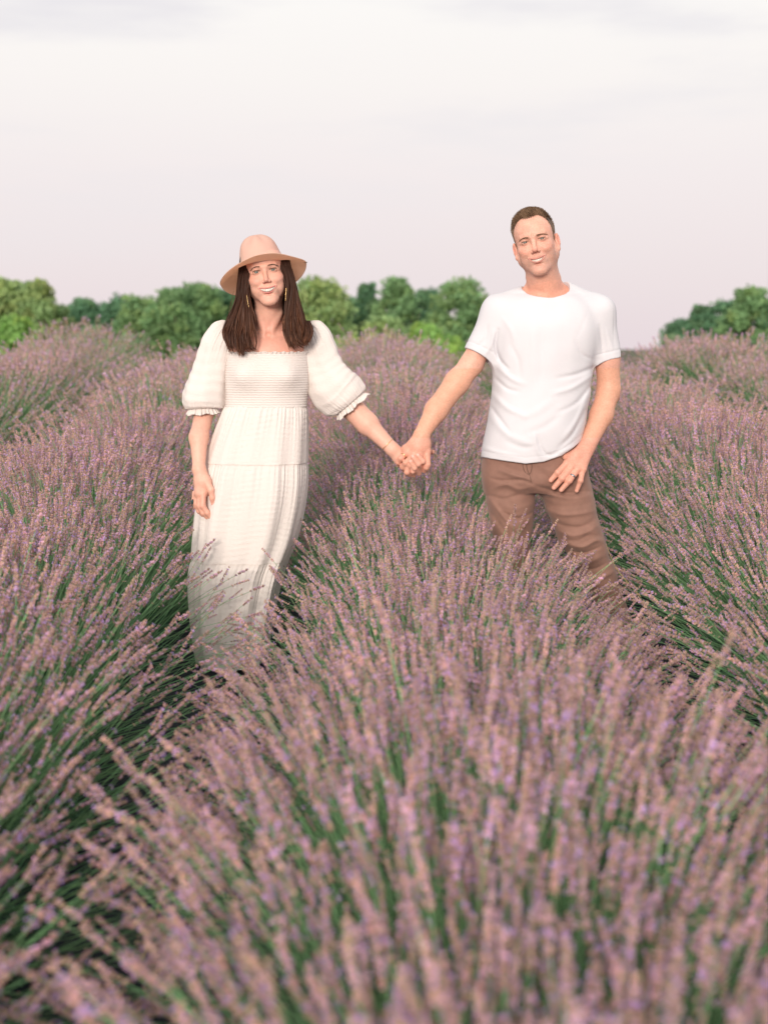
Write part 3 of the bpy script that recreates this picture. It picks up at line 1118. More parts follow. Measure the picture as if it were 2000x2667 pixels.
        ts = t[None] * ln[:, None]
        ii = ts * (m_ - 1)
        i0 = np.clip(ii.astype(int), 0, m_ - 2)
        f = ii - i0
        row = np.arange(n_)[:, None]
        q2 = q_[row, i0] * (1 - f[..., None]) + q_[row, i0 + 1] * f[..., None]
        ph = dcl * 5 + rr.normal(size=n_) * .35
        u_ = q2[..., 0] + wave * np.sin(ts * 8 + ph[:, None] * 2) * ts ** 1.2 + side * 10 * np.clip(ts - .78, 0, 1) * 4 * (dcl[:, None] * .5 + .6) * np.sin(np.clip(ts - .78, 0, .22) / .22 * 1.6) + rr.normal(size=(n_, 1)) * 1.0
        v_ = q2[..., 1]
        d_ = depth0 + (depth1 - depth0) * bb[:, None] + np.interp(ts, (0, .3, .65, 1), (.03, 0, -.012, .0)) + .010 * dcl[:, None] * ts + .009 * np.cos(ts * 8 + ph[:, None] * 2) * ts
        pts = np.stack([P(u_.ravel()[i], v_.ravel()[i], YB + d_.ravel()[i]) for i in range(u_.size)]).reshape(n_, m_, 3)
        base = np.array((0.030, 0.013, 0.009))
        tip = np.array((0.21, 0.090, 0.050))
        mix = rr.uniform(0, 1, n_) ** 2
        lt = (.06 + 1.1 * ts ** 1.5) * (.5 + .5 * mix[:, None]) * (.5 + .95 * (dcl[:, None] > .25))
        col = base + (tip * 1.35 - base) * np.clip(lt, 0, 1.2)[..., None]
        return pts, col
    sets = []
    sets.append(lock([(668, 664), (659, 690), (651, 722), (647, 755), (650, 795), (660, 838), (650, 875), (654, 912)],
                     [(628, 668), (624, 700), (621, 740), (614, 790), (593, 836), (584, 866), (596, 890), (612, 918)], 2100, -.118, -.02, 11, 1))
    sets.append(lock([(712, 660), (726, 682), (738, 715), (744, 750), (747, 795), (738, 838), (754, 875), (762, 908)],
                     [(752, 670), (758, 705), (768, 745), (781, 790), (799, 838), (810, 864), (798, 886), (790, 904)], 2100, -.118, -.02, 11, 2))
    sets.append(lock([(652, 690), (645, 740), (656, 810), (666, 880), (664, 926)],
                     [(640, 690), (630, 740), (636, 810), (636, 880), (634, 930)], 330, -.128, -.10, 6.0, 5, .35))
    sets.append(lock([(740, 690), (750, 740), (740, 810), (744, 880), (760, 918)],
                     [(755, 690), (768, 740), (772, 810), (785, 870), (776, 916)], 330, -.128, -.10, 6.0, 6, .35))
    sets.append(lock([(664, 690), (664, 760), (668, 820), (672, 860), (664, 890)], [(630, 700), (622, 760), (612, 820), (604, 860), (606, 890)], 900, -.02, .08, 3.0, 3, .3))
    sets.append(lock([(722, 690), (728, 760), (726, 820), (726, 860), (736, 890)], [(760, 700), (775, 760), (785, 820), (794, 860), (792, 890)], 900, -.02, .08, 3.0, 4, .3))
    for inn, out_g, n2, sd in (([(656, 835), (650, 870), (656, 902), (675, 912)], [(632, 835), (630, 875), (640, 905), (660, 922)], 260, 11),
                               ([(612, 835), (606, 870), (612, 905), (626, 928)], [(590, 835), (580, 868), (590, 900), (598, 926)], 260, 12),
                               ([(745, 835), (752, 870), (764, 898), (784, 914)], [(762, 835), (770, 868), (786, 894), (802, 904)], 260, 13),
                               ([(785, 835), (796, 865), (792, 888), (796, 902)], [(806, 835), (815, 862), (808, 888), (803, 900)], 200, 14),
                               ([(640, 850), (632, 885), (636, 915), (640, 934)], [(622, 850), (612, 880), (616, 910), (628, 932)], 200, 15),
                               ([(738, 840), (740, 870), (750, 900), (758, 918)], [(748, 840), (756, 872), (766, 900), (772, 916)], 160, 16)):
        sets.append(lock(inn, out_g, n2, -.135, -.10, 3.0, sd, .3))
    P_ = np.concatenate([a for a, _ in sets])
    C_ = np.concatenate([c for _, c in sets])
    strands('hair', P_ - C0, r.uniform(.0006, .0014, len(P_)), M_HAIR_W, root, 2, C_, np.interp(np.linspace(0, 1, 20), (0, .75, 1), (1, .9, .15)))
    # flyaways
    fl = []
    for k in range(18):
        sx = -1 if k % 2 else 1
        x0, y0 = (600 if sx < 0 else 798) + r.uniform(-8, 8), r.uniform(770, 850)
        pts = catmull(np.array([(x0 - sx * 12, y0 - 50), (x0, y0), (x0 + sx * r.uniform(2, 10), y0 + 30), (x0 + sx * r.uniform(4, 22), y0 + r.uniform(30, 60))]), 20)
        fl.append(np.array([P(a, b2, YB - .02) for a, b2 in pts]))
    so = strands('stray_hairs', np.array(fl) - C0, np.full(len(fl), .00022), M_HAIR_W, root, 3, np.tile((.22, .12, .06), (len(fl), 1)))
    so['kind'] = 'stuff'

    # ---- earrings ----------------------------------------------------------------------------
    for x0, y0, x1, y1 in ((643, 768, 648, 801), (746, 750, 744, 783)):
        a, b2 = P(x0, y0, YB - .13), P(x1, y1, YB - .13)
        beads = [a + (b2 - a) * f for f in np.linspace(0, 1, 12)]
        vs_, fs_, o_ = [], [], 0
        path = []
        rad = []
        for i, f in enumerate(np.linspace(0, 1, 45)):
            path.append(a + (b2 - a) * f)
            rad.append(.0012 + .0016 * abs(math.sin(f * 12 * math.pi)))
        v, f = tubes(np.array([path]) - C0, np.array([rad]), 8)
        link('earring', mesh_np('earring', v, f), M_GOLD, root)

    # ---- hat ---------------------------------------------------------------------------------
    mh = bpy.data.materials.new('woven_straw')
    mh.use_nodes = True
    n, l = mh.node_tree.nodes, mh.node_tree.links
    b = n['Principled BSDF']
    b.inputs['Roughness'].default_value = .8
    b.inputs['Specular IOR Level'].default_value = .25
    tx = n.new('ShaderNodeUVMap')
    tx.uv_map = 'UVMap'
    wv = []
    for sc_, ang in ((34, 0), (40, 90)):
        w_ = n.new('ShaderNodeTexWave')
        w_.inputs['Scale'].default_value = sc_ * .35
        w_.inputs['Distortion'].default_value = 1.2
        w_.bands_direction = 'X' if ang == 0 else 'Y'
        l.new(tx.outputs[0], w_.inputs[0])
        wv.append(w_)
    mm = n.new('ShaderNodeMath')
    mm.operation = 'MAXIMUM'
    l.new(wv[0].outputs['Fac'], mm.inputs[0])
    l.new(wv[1].outputs['Fac'], mm.inputs[1])
    rp = n.new('ShaderNodeValToRGB')
    rp.color_ramp.elements[0].color = (0.84, 0.66, 0.57, 1)
    rp.color_ramp.elements[1].color = (0.95, 0.82, 0.75, 1)
    l.new(mm.outputs[0], rp.inputs[0])
    l.new(rp.outputs[0], b.inputs['Base Color'])
    bu = n.new('ShaderNodeBump')
    bu.inputs['Distance'].default_value = .0002
    l.new(mm.outputs[0], bu.inputs['Height'])
    l.new(bu.outputs[0], b.inputs['Normal'])
    tr = n.new('ShaderNodeBsdfTranslucent')
    tr.inputs['Color'].default_value = (0.97, 0.68, 0.50, 1)
    mx = n.new('ShaderNodeMixShader')
    mx.inputs[0].default_value = .55
    l.new(b.outputs[0], mx.inputs[1])
    l.new(tr.outputs[0], mx.inputs[2])
    l.new(mx.outputs[0], n['Material Output'].inputs['Surface'])

    RH = rot(roll=-9.5, pitch=5)
    HO = P(682, 687, YB - .050)
    ncol = 180
    ph = np.linspace(0, 2 * math.pi, ncol, endpoint=False)
    cs, sn = np.cos(ph), np.sin(ph)                             # sn < 0 faces the camera
    rows = []
    for t in np.linspace(0, 1, 30):                             # crown from the top down
        aa_ = t * math.pi / 2
        rr_ = .050 * math.sin(min(1, t / .62) * math.pi / 2) + .037 * max(0, (t - .25) / .75) ** 1.0
        z = .118 * math.cos(aa_) ** .92 - .006 * t
        ex = 1.0
        rx = rr_ * .98
        ry = rr_ * 1.14
        pinch = .012 * np.exp(-((t - .42) / .2) ** 2) * min(1, t / .3)
        dent = pinch * (np.exp(-(((ph - 4.15) + math.pi) % (2 * math.pi) - math.pi) ** 2 / .16) + np.exp(-(((ph - 5.3) + math.pi) % (2 * math.pi) - math.pi) ** 2 / .16))
        zz = z - .008 * math.exp(-(t / .22) ** 2) + 0.012 * sn * (1 - t) * rr_ / .05
        rows.append(np.stack([(rx - dent) * cs - .009 * (1 - t), (ry - dent) * sn, zz + 0 * ph], 1))
    ncrown = len(rows)
    for t in np.linspace(.06, 1, 26):                            # brim
        r_ = .087 + (.168 - .087) * t
        # height profile round the brim: front lifted a little, sides curled, back dropping
        front = np.clip(-sn, 0, 1)
        back = np.clip(sn, 0, 1)
        left = np.clip(-cs, 0, 1)
        right = np.clip(cs, 0, 1)
        prof = .012 * front - .046 * left ** 1.5 - .020 * right ** 1.5 - .075 * back ** 1.2 - .018 * left * back
        zz = -.006 + prof * t ** 1.25
        zz = zz + (.003 * np.sin(3 * ph + 1) + .0065 * np.exp(-(((ph - 5.15) + math.pi) % (2 * math.pi) - math.pi) ** 2 / .12) - .006 * np.exp(-(((ph - 4.35) + math.pi) % (2 * math.pi) - math.pi) ** 2 / .25)) * t * t
        rows.append(np.stack([(r_ * 1.0) * cs, (r_ * 1.03) * sn, zz], 1))
    G = np.array(rows)
    W = G.reshape(-1, 3) @ RH.T + HO
    _, Q = grid_mesh(G, True)
    me = mesh_np('hat', W - C0, Q)
    uv = me.uv_layers.new(name='UVMap')
    nr = len(rows)
    vi = np.zeros(len(me.loops), np.int32)
    me.loops.foreach_get('vertex_index', vi)
    rowi, coli = vi // ncol, vi % ncol
    arc = np.concatenate([[0], np.cumsum(np.linalg.norm(np.diff(G[:, 0], axis=0), axis=1))])
    uvv = np.stack([coli / ncol * 6.0, arc[rowi] * 22.0], 1)
    # unwrap the seam
    first = coli.reshape(-1, 4)
    wrapf = (first.max(1) - first.min(1)) > ncol / 2
    add_ = np.where((first < ncol / 2) & wrapf[:, None], 6.0, 0.0)
    uvv[:, 0] += add_.ravel()
    uv.data.foreach_set('uv', uvv.astype(np.float32).ravel())
    hat = link('hat', me, mh, root)
    md = hat.modifiers.new('thickness', 'SOLIDIFY')
    md.thickness = .0022
    # cord round the base of the crown, its beaded end on the brim
    ring = np.stack([.0885 * cs, .1005 * sn, .004 + 0 * ph], 1)
    ring = np.concatenate([ring, ring[:1]]) @ RH.T + HO - C0
    v, f = tubes(ring[None], np.full(1, .0016), 5)
    link('hat_cord', mesh_np('hat_cord', v, f), mat('pale_cord', (.72, .58, .46), .8), hat)
    e0 = P(792, 683, YB - .05) - C0
    bd = np.stack([e0 + np.array((i * .0019, 0, .0008 * math.sin(i * 2.0))) for i in range(8)])
    v, f = tubes(bd[None], np.array([[.0015, .0026, .0012, .0030, .0014, .0028, .0016, .001]]), 6)
    link('cord_bead', mesh_np('cord_bead', v, f), mat('grey_beads', (.25, .24, .22), .5), hat)

    # ---- jewellery ---------------------------------------------------------------------------
    def hoop(name, c, axis_, r_, th_, material, flat=1.0):
        axis_ = axis_ / np.linalg.norm(axis_)
        a = np.cross(axis_, (0, 1, 0.01))
        a /= np.linalg.norm(a)
        b_ = np.cross(axis_, a)
        t = np.linspace(0, 2 * math.pi, 33)
        p_ = c + r_ * (np.cos(t)[:, None] * a + flat * np.sin(t)[:, None] * b_)
        v, f = tubes((p_ - C0)[None], np.full(1, th_), 6)
        return link(name, mesh_np(name, v, f), material, root)
    hoop('bracelet', PW(1008, 1157, -.053), PW(1022, 1170, 0) - PW(990, 1139, 0), .0292, .0011, M_GOLD)
    o = hoop('ring', PW(509, 1306, -.10), np.array((.1, 0, -1)), .0118, .0013, M_STEEL)
    # oval dark green stone
    th = np.linspace(0, math.pi, 9)
    ph2 = np.linspace(0, 2 * math.pi, 16, endpoint=False)
    G = np.stack([np.sin(th)[:, None] * np.cos(ph2) * .0045 + 0 * 1, np.sin(th)[:, None] * np.sin(ph2) * .008, np.cos(th)[:, None] * .011 + 0 * ph2], -1)
    V, Q = grid_mesh(G + (PW(502, 1307, -.107) - C0), True)
    link('ring_stone', mesh_np('ring_stone', V, Q), mat('dark_green_stone', (.02, .07, .07), .1), o)
    return root


if 'woman' in BUILD:
    build_woman()
# ------------------------------------------------------------------ the man
def build_man():
    root = link('person', None, label='man in a white t-shirt and brown trousers with one thumb in his pocket', cat='man')
    g = float(ground_z(0, YB))
    C0 = np.array([PW(1400, 1700)[0], YB, g])
    root.location = C0
    skin = np.array((0.76, 0.415, 0.315))
    B = Body()
    HC = PW(1394, 631, -0.05)
    R = rot(yaw=-11, pitch=3, roll=-13)
    s = 1.045
    q = dict(jaw=2, ck=-3, chr=14, chin=2, chz=4, crown=5, mw=31, eye=2.9, fold=2.6, lip=.66, open=1.0, drop=16.5, nose=1.06, brow=1.6, ears=(-1, 1), blush=(0.66, 0.24, 0.18), lid=(0.46, 0.22, 0.15),
             lipc=(0.58, 0.24, 0.20), lipw=.7, ear=(0.72, 0.22, 0.16), iris=(0.12, 0.12, 0.10), browz=11.5, browtilt=5, curl=8, browarch=2.0, browthick=1.3, browr=.3, gaze=(.16, -1, -.04), lash=3.2, stubble=1, lines=1, browhairs=120)
    T = head(B, HC, R, s, q)
    B.cone(T((0, 20, -55)), PW(1424, 775, .03), .060, .066, .035)
    B.cone(T((4, 0, -95)), PW(1420, 770, -.01), .048, .058, .03)
    B.ell(T((0, -84, -72)), np.array((.008, .006, .006)), None, .01, 'd') if False else None
    B.ell(PW(1404, 738, -.062), np.array((.012, .012, .016)), None, .02)      # throat
    B.ell(PW(1412, 770, -.085), np.array((.014, .014, .010)), None, .016, 's')
    for sx in (-1, 1):
        B.cone(PW(1415 + sx * 34, 724, -.02), PW(1412 + sx * 7, 768, -.055), .010, .008, .02)
        B.cone(PW(1424 + sx * 30, 766, .03), PW(1424 + sx * 116, 806, .02), .036, .055, .04)
        B.cone(PW(1412 + sx * 8, 772, -.055), PW(1420 + sx * 90, 778, -.02), .009, .009, .02)
    B.loft([(PW(1420, y)[2], PW(xc, y)[0], YB + dy, rx, ry) for y, xc, dy, rx, ry in
           ((772, 1424, .02, .085, .06), (790, 1424, .015, .14, .085), (830, 1422, .01, .168, .10), (900, 1420, 0, .175, .112), (990, 1408, 0, .165, .112), (1080, 1399, 0, .165, .115), (1180, 1392, 0, .165, .112), (1240, 1392, 0, .165, .11))], .03)
    # arms
    B.chain([PW(1292, 822, .02), PW(1228, 948, .01), PW(1190, 995, -.01), PW(1136, 1068, -.05), PW(1099, 1130, -.09)], [.052, .043, .0465, .0425, .0300], .02, .03)
    B.chain([PW(1562, 822, .02), PW(1580, 930, .02), PW(1586, 1010, .03), PW(1566, 1080, -.01), PW(1529, 1164, -.07)], [.052, .0475, .045, .043, .0305], .02, .03)
    B.ell(PW(1594, 1022, .045), np.array((.03, .03, .035)), None, .03)
    # hand on the pocket (image right): thumb inside the pocket, four fingers spread over the trousers
    w = PW(1529, 1162, -.07)
    for (kx, ky), (mx, my), (tx, ty), r0, dd in (((1475, 1207), (1452, 1231), (1434, 1251), .0116, 0), ((1489, 1215), (1463, 1246), (1442, 1270), .0120, -.004),
                                                ((1503, 1222), (1482, 1252), (1461, 1276), .0116, -.004), ((1517, 1222), (1511, 1252), (1501, 1278), .0102, .002)):
        k = PW(kx, ky, -.125 + dd)
        B.chain([w + (k - w) * .12, k], [.022, .0150], .01, .012)
        B.chain([k, PW(mx, my, -.148 + dd), PW(tx, ty, -.142 + dd)], [r0 * 1.13, r0, r0 * .80], .005, .006)
        B.ell(k + np.array((0, -.006, 0)), np.array((.010, .010, .010)), None, .008)
        B.ell(PW(mx, my, -.152 + dd), np.array((.0105, .0105, .0105)) * r0 / .0116, None, .006)
    B.chain([w, PW(1500, 1186, -.105), PW(1472, 1190, -.10)], [.026, .022, .014], .012, .015)
    B.cone(PW(1525, 1180, -.08), PW(1514, 1206, -.11), .022, .016, .015)
    # hand holding hers (middle): back of the hand to the camera
    w = PW(1099, 1132, -.09)
    kn = [((1112, 1176), .0165, -.10), ((1092, 1192), .0165, -.112), ((1076, 1188), .016, -.110), ((1060, 1178), .015, -.10)]
    for (kx, ky), r0, dy in kn:
        k = PW(kx, ky, dy)
        B.chain([w + (k - w) * .1, w + (k - w) * .55, k], [.024, .022, r0], .012, .014)
        B.ell(k + np.array((0, -.006, 0)), np.array((.0095, .009, .0095)), None, .008)
    B.chain([PW(1104, 1150, -.08), PW(1056, 1168, -.085)], [.02, .016], .01, .015)
    for pts, r0 in (([(1112, 1178, -.105), (1113, 1210, -.12), (1110, 1217, -.118), (1106, 1226, -.10)], .0125),       # index
                    ([(1090, 1192, -.112), (1069, 1212, -.122), (1064, 1222, -.112), (1070, 1232, -.09)], .0122),      # middle
                    ([(1076, 1188, -.11), (1057, 1206, -.12), (1049, 1216, -.105), (1053, 1224, -.085)], .0122),       # ring
                    ([(1060, 1178, -.10), (1044, 1194, -.112), (1037, 1204, -.10), (1040, 1211, -.08)], .0108)):       # little
        B.chain([PW(*p) for p in pts], [r0 * 1.08, r0, r0 * .95, r0 * .8], .005, .004)
    B.chain([PW(1063, 1212, -.115), PW(1060, 1230, -.115), PW(1066, 1236, -.10)], [.0115, .0112, .009], .005, .003)
    B.chain([PW(1080, 1218, -.11), PW(1064, 1236, -.10)], [.010, .009], .004, .003) if False else None
    # legs and feet inside the trousers
    B.chain([PW(1330, 1230, .02), PW(1328, 1350, -.02), PW(1337, 1500, .03), PW(1345, 1690, .03)], [.085, .06, .048, .035], .03, .03)
    B.chain([PW(1455, 1230, .02), PW(1500, 1345, -.03), PW(1538, 1440, -.02), PW(1636, 1690, .05)], [.09, .068, .052, .035], .03, .03)
    zs = lambda y: PW(0, y)[2]
    xs = lambda x: PW(x, 0)[0]
    X = axis(xs(1028), xs(1632), [(xs(1032), xs(1125), .0022), (xs(1322), xs(1465), .0018), (xs(1425), xs(1535), .0023)], .002, .0048)
    Yx = axis(YB - .21, YB + .15, [(YB - .21, YB - .07, .0018), (YB - .07, YB, .0028)], .002, .006)
    Z = axis(PW(0, 1500)[2], zs(525), [(zs(722), zs(545), .0018), (zs(1243), zs(1140), .0021), (zs(1285), zs(1243), .0023), (zs(1140), zs(722), .0050)], .002, .02)
    V, Q = B.mesh(X, Yx, Z)
    col = np.tile(skin, (len(V), 1))
    u, v, _ = proj(V)
    col *= 1 + (.05 * vnoise(V * 30, 8) + .05 * vnoise(V * 140, 9))[:, None]
    wn_ = (sstep(700, 740, v) * sstep(1345, 1380, u) * sstep(1500, 1470, u) * (v < 800))[:, None]
    col = col * (1 - .4 * wn_) + np.array((0.66, 0.28, 0.18)) * .4 * wn_
    wa = ((v > 960) & (v < 1140))[:, None] * 1.0
    col = col * (1 - .4 * wa) + np.array((0.66, 0.33, 0.19)) * .4 * wa
    wh = (sstep(1125, 1160, v))[:, None]
    col = col * (1 - .5 * wh) + np.array((0.64, 0.28, 0.20)) * .5 * wh
    head_colors(V, col, HC, R, s, q)
    # shaved hair shade on the scalp
    L = ((V - HC) @ R) / (s * .001)
    hairline = hair_mask(L)
    near = (np.abs(L[:, 2]) < 140) & (np.abs(L[:, 0]) < 100)
    w_ = (hairline * near)[:, None]
    col = col * (1 - w_) + np.array((0.085, 0.052, 0.035)) * w_
    for tip, dz in (((1434, 1251, -.150), -.004), ((1442, 1270, -.154), -.004), ((1461, 1276, -.154), -.004), ((1501, 1278, -.148), -.004)):
        c = PW(*tip) + np.array((0, -.004, dz))
        wn2 = np.exp(-(((V - c) ** 2).sum(1) / .006 ** 2))[:, None]
        col = col * (1 - wn2) + np.array((0.80, 0.46, 0.38)) * wn2
    link('body', mesh_np('body', V - C0, Q, True, col), M_SKIN_M, root)
    Tl = lambda v: T(v) - C0
    face_parts(root, Tl, R, s, q, dict(eye=M_EYE, teeth=M_TEETH, brow=M_BROW_M), B, T)

    # ---- short hair: strands rooted on the scalp -----------------------------------------------
    r = np.random.default_rng(33)
    n = 26000
    d = r.normal(size=(n, 3))
    d /= np.linalg.norm(d, axis=1, keepdims=True)
    root_p = np.array((0, 8, 36)) + d * np.array((76, 92, 84))
    # push onto the surface
    for _ in range(5):
        pw = HC + (root_p @ R.T) * s * .001
        e = B.eval(pw, pw.min(0), pw.max(0)) / (s * .001)
        root_p = root_p - d * e[:, None] * .8
    m = hair_mask(root_p) > r.uniform(.25, .9, n)
    root_p, d = root_p[m], d[m]
    n = len(root_p)
    x, y, z = root_p.T
    top = sstep(30, 95, z)
    flow = np.stack([-.55 - .1 * x / 60 * (1 - top), -.75 * top + .35 * (1 - top), .35 * top - .75 * (1 - top)], 1)
    flow[:, 0] += np.sign(x) * .35 * (1 - top)
    flow[:, 0] *= (top * .9 + .15)
    fringe = np.exp(-((y + 60) / 25) ** 2) * top
    flow[:, 2] += .75 * fringe
    flow[:, 1] += .35 * fringe
    cl = vnoise(root_p / 9.0, 5)[:, None] * .35
    dirn = d * (.12 + .38 * top[:, None]) + flow * .8 + cl + r.normal(size=(n, 3)) * .12
    dirn /= np.linalg.norm(dirn, axis=1, keepdims=True)
    ln = (4 + 9 * top + 7 * fringe) * r.uniform(.7, 1.15, n)
    t = np.array([0, .35, .7, 1.0])
    bend = flow * .5 + np.array((0, 0, -.25))
    path = root_p[:, None] + dirn[:, None] * (ln[:, None, None] * t[None, :, None]) + bend[:, None] * (ln[:, None] * .45 * t[None] ** 2)[..., None]
    path = (path * s * .001) @ R.T + HC - C0
    mixc = np.clip(r.uniform(0, 1, n) ** 1.6 + .25 * fringe * r.uniform(0, 1, n), 0, 1)
    side = np.clip(1 - top, 0, 1) * r.uniform(0, 1, n)
    col = np.array((0.085, 0.052, 0.034)) * (1 - mixc[:, None]) + np.array((0.36, 0.23, 0.14)) * mixc[:, None]
    col = col * (1 - .35 * side[:, None]) + np.array((0.19, 0.165, 0.14)) * .35 * side[:, None]
    strands('hair', path, np.full(n, .00042), M_HAIR_M, root, 2, col, (1, 1, .8, .2))

    # ---- t-shirt ------------------------------------------------------------------------------
    S_ = Body()
    S_.loft([(PW(1420, y)[2], PW((xl + xr) / 2, y)[0], YB + dy, (xr - xl) / 2 * PX, ry) for y, xl, xr, dy, ry in
            ((764, 1350, 1498, .015, .085), (780, 1318, 1530, .01, .105), (805, 1292, 1556, .01, .122), (850, 1284, 1561, 0, .134), (900, 1284, 1556, 0, .140), (944, 1286, 1542, 0, .141), (985, 1284, 1537, 0, .140), (1029, 1280, 1534, -.002, .142),
             (1076, 1273, 1526, -.006, .146), (1115, 1265, 1520, -.008, .148), (1150, 1257, 1514, -.008, .146), (1192, 1249, 1506, -.006, .143), (1230, 1246, 1502, -.006, .141))], .02, 2.25)
    for a, b_, ra, rb in ((PW(1392, 772, .02), PW(1300, 812, .02), .056, .060), (PW(1462, 768, .02), PW(1556, 808, .02), .056, .060)):
        S_.cone(a, b_, ra, rb, .035)

    def sleeve(a, b_, ra, rb):
        a, b_ = np.array(a), np.array(b_)
        ax_ = (b_ - a) / np.linalg.norm(b_ - a)
        L_ = np.linalg.norm(b_ - a)

        def fn(p):
            q_ = p - a
            t_ = np.clip(q_ @ ax_, 0, L_)
            rr_ = ra + (rb - ra) * t_ / L_ + .0022 * np.exp(-((t_ - L_ + .030) / .003) ** 2) * -1
            d_ = np.sqrt(((q_ - t_[:, None] * ax_) ** 2).sum(1)) - rr_
            return np.maximum(d_, q_ @ ax_ - L_)
        m_ = max(ra, rb) + .01
        S_.fn(fn, np.minimum(a, b_) - m_, np.maximum(a, b_) + m_, .05)
        return ax_, L_
    s1 = (PW(1300, 818, .02), PW(1247, 926, .01), .066, .0655)
    s2 = (PW(1556, 818, .02), PW(1581, 937, .02), .060, .0580)
    sleeve(*s1)
    sleeve(*s2)
    fold = [
        ([(1296, 860), (1290, 900), (1300, 935), (1322, 960)], 6, -.010), ([(1290, 950), (1330, 985), (1365, 1000)], 9, .006), ([(1290, 985), (1320, 1012), (1350, 1020)], 7, -.006),
        ([(1283, 1025), (1320, 1062), (1370, 1085)], 10, .006), ([(1280, 1060), (1300, 1090), (1330, 1130)], 7, -.005), ([(1275, 1080), (1320, 1130), (1400, 1165)], 12, .005),
        ([(1540, 935), (1515, 922), (1498, 890)], 6, -.003), ([(1548, 955), (1500, 975), (1450, 985)], 8, -.006), ([(1545, 975), (1490, 1010), (1440, 1025)], 9, .006),
        ([(1540, 1000), (1500, 1050), (1450, 1075)], 8, -.005), ([(1532, 1020), (1505, 1090), (1470, 1140)], 10, .006), ([(1520, 1070), (1490, 1130), (1455, 1165)], 7, -.006),
        ([(1400, 1135), (1408, 1165), (1425, 1185), (1450, 1180)], 6, -.007), ([(1390, 1130), (1398, 1170), (1410, 1195)], 6, .005), ([(1320, 1150), (1360, 1165), (1400, 1160)], 9, -.004),
        ([(1385, 850), (1388, 920), (1384, 985)], 11, .003), ([(1405, 860), (1410, 930), (1408, 990)], 10, -.003), ([(1330, 900), (1350, 940), (1352, 990)], 9, -.004), ([(1260, 1165), (1300, 1180), (1350, 1190)], 8, .003),
        ([(1270, 850), (1262, 885), (1240, 905)], 6, -.005), ([(1285, 860), (1278, 900), (1262, 925)], 6, .005), ([(1560, 850), (1566, 890), (1570, 925)], 7, -.005), ([(1580, 860), (1590, 895), (1600, 920)], 7, .004),
        ([(1500, 1160), (1470, 1175), (1445, 1190)], 7, .006), ([(1440, 1040), (1400, 1070), (1350, 1090)], 14, .004), ([(1460, 1080), (1420, 1110), (1370, 1130)], 12, -.004),
        ([(1310, 830), (1330, 860), (1340, 890)], 8, .003), ([(1530, 815), (1515, 850), (1500, 880)], 7, -.001)]
    fold = [(p_, w_ * .75, a_ * .72) for p_, w_, a_ in fold]
    ff = folds_fn(fold, YB)

    def cloth_noise(p):
        return ff(p) - .0022 * vnoise(p * np.array((22, 22, 10)), 31) - .0013 * vnoise(p * np.array((60, 60, 45)) + 2 * vnoise(p * 12, 4)[:, None], 32)
    S_.fn(cloth_noise, (-9, -9, -9), (9, 9, 9), 0, 'd')
    # hem: cut along a line that dips in the middle and rises to the hand; hem stitching a fine groove above it

    def hem_z(p):
        u, v, _ = proj(p)
        return np.interp(u, (1200, 1249, 1310, 1368, 1415, 1462, 1490, 1514, 1560), (1184, 1190, 1200, 1208, 1203, 1187, 1168, 1148, 1138)) - v

    def hem(p):
        return -hem_z(p) * PX

    def hem_line(p):
        e = hem_z(p)
        return .0012 * np.exp(-((e - 16) / 1.6) ** 2)
    S_.fn(hem_line, (-9, -9, PW(0, 1225)[2]), (9, 9, PW(0, 1110)[2]), 0, 'd')
    S_.fn(hem, (-9, -9, -9), (9, 9, 9), .003, 'i')
    # neck opening, sleeve and body hollows
    ring = [(1369, 734, -.030), (1378, 752, -.062), (1392, 764, -.085), (1408, 768, -.094), (1428, 765, -.088), (1452, 752, -.066), (1472, 737, -.035), (1481, 727, .0),
            (1478, 724, .03), (1462, 722, .055), (1430, 722, .068), (1398, 725, .058), (1376, 728, .03), (1368, 731, .0)]
    RP = np.array([PW(*q_) for q_ in ring])
    c_ = RP.mean(0)
    nrm = np.linalg.svd(RP - c_)[2][2]
    nrm *= np.sign(nrm[2])
    a_ = np.array((1, 0, 0)) - nrm[0] * nrm
    a_ /= np.linalg.norm(a_)
    b2 = np.cross(nrm, a_)
    ra_ = np.abs((RP - c_) @ a_).max()
    rb_ = np.abs((RP - c_) @ b2).max()

    def neckhole(p):
        q_ = p - c_
        x_, y_, z_ = q_ @ a_, q_ @ b2, q_ @ nrm
        d_ = (np.sqrt((x_ / ra_) ** 2 + (y_ / rb_) ** 2) - 1) * min(ra_, rb_)
        return np.maximum(d_, -z_ - .035)
    S_.fn(neckhole, c_ - .16, c_ + .16, .006, 's')
    for (a, b_, ra, rb), rin in ((s1, .0560), (s2, .0500)):
        ax_ = (b_ - a) / np.linalg.norm(b_ - a)
        S_.cone(b_ - ax_ * .05, b_ + ax_ * .06, rin - .003, rin, .002, 's')
    Xs = axis(xs(1192), xs(1632), [], .0036, .0036)
    Ys = axis(YB - .19, YB + .17, [(YB - .19, YB, .003)], .003, .006)
    Zs = axis(zs(1235), zs(700), [], .0036, .0036)
    V, Q = S_.mesh(Xs, Ys, Zs)
    M_TEE = mat('white_cotton', (0.67, 0.665, 0.70), 0.85, bump=(260, .0006, 4), spec=.2)
    tee = link('t_shirt', mesh_np('t_shirt', V - C0, Q), M_TEE, root)
    # ribbed collar, draped on the shirt surface
    tt = np.linspace(0, 2 * math.pi, 120, endpoint=False)
    rows = []
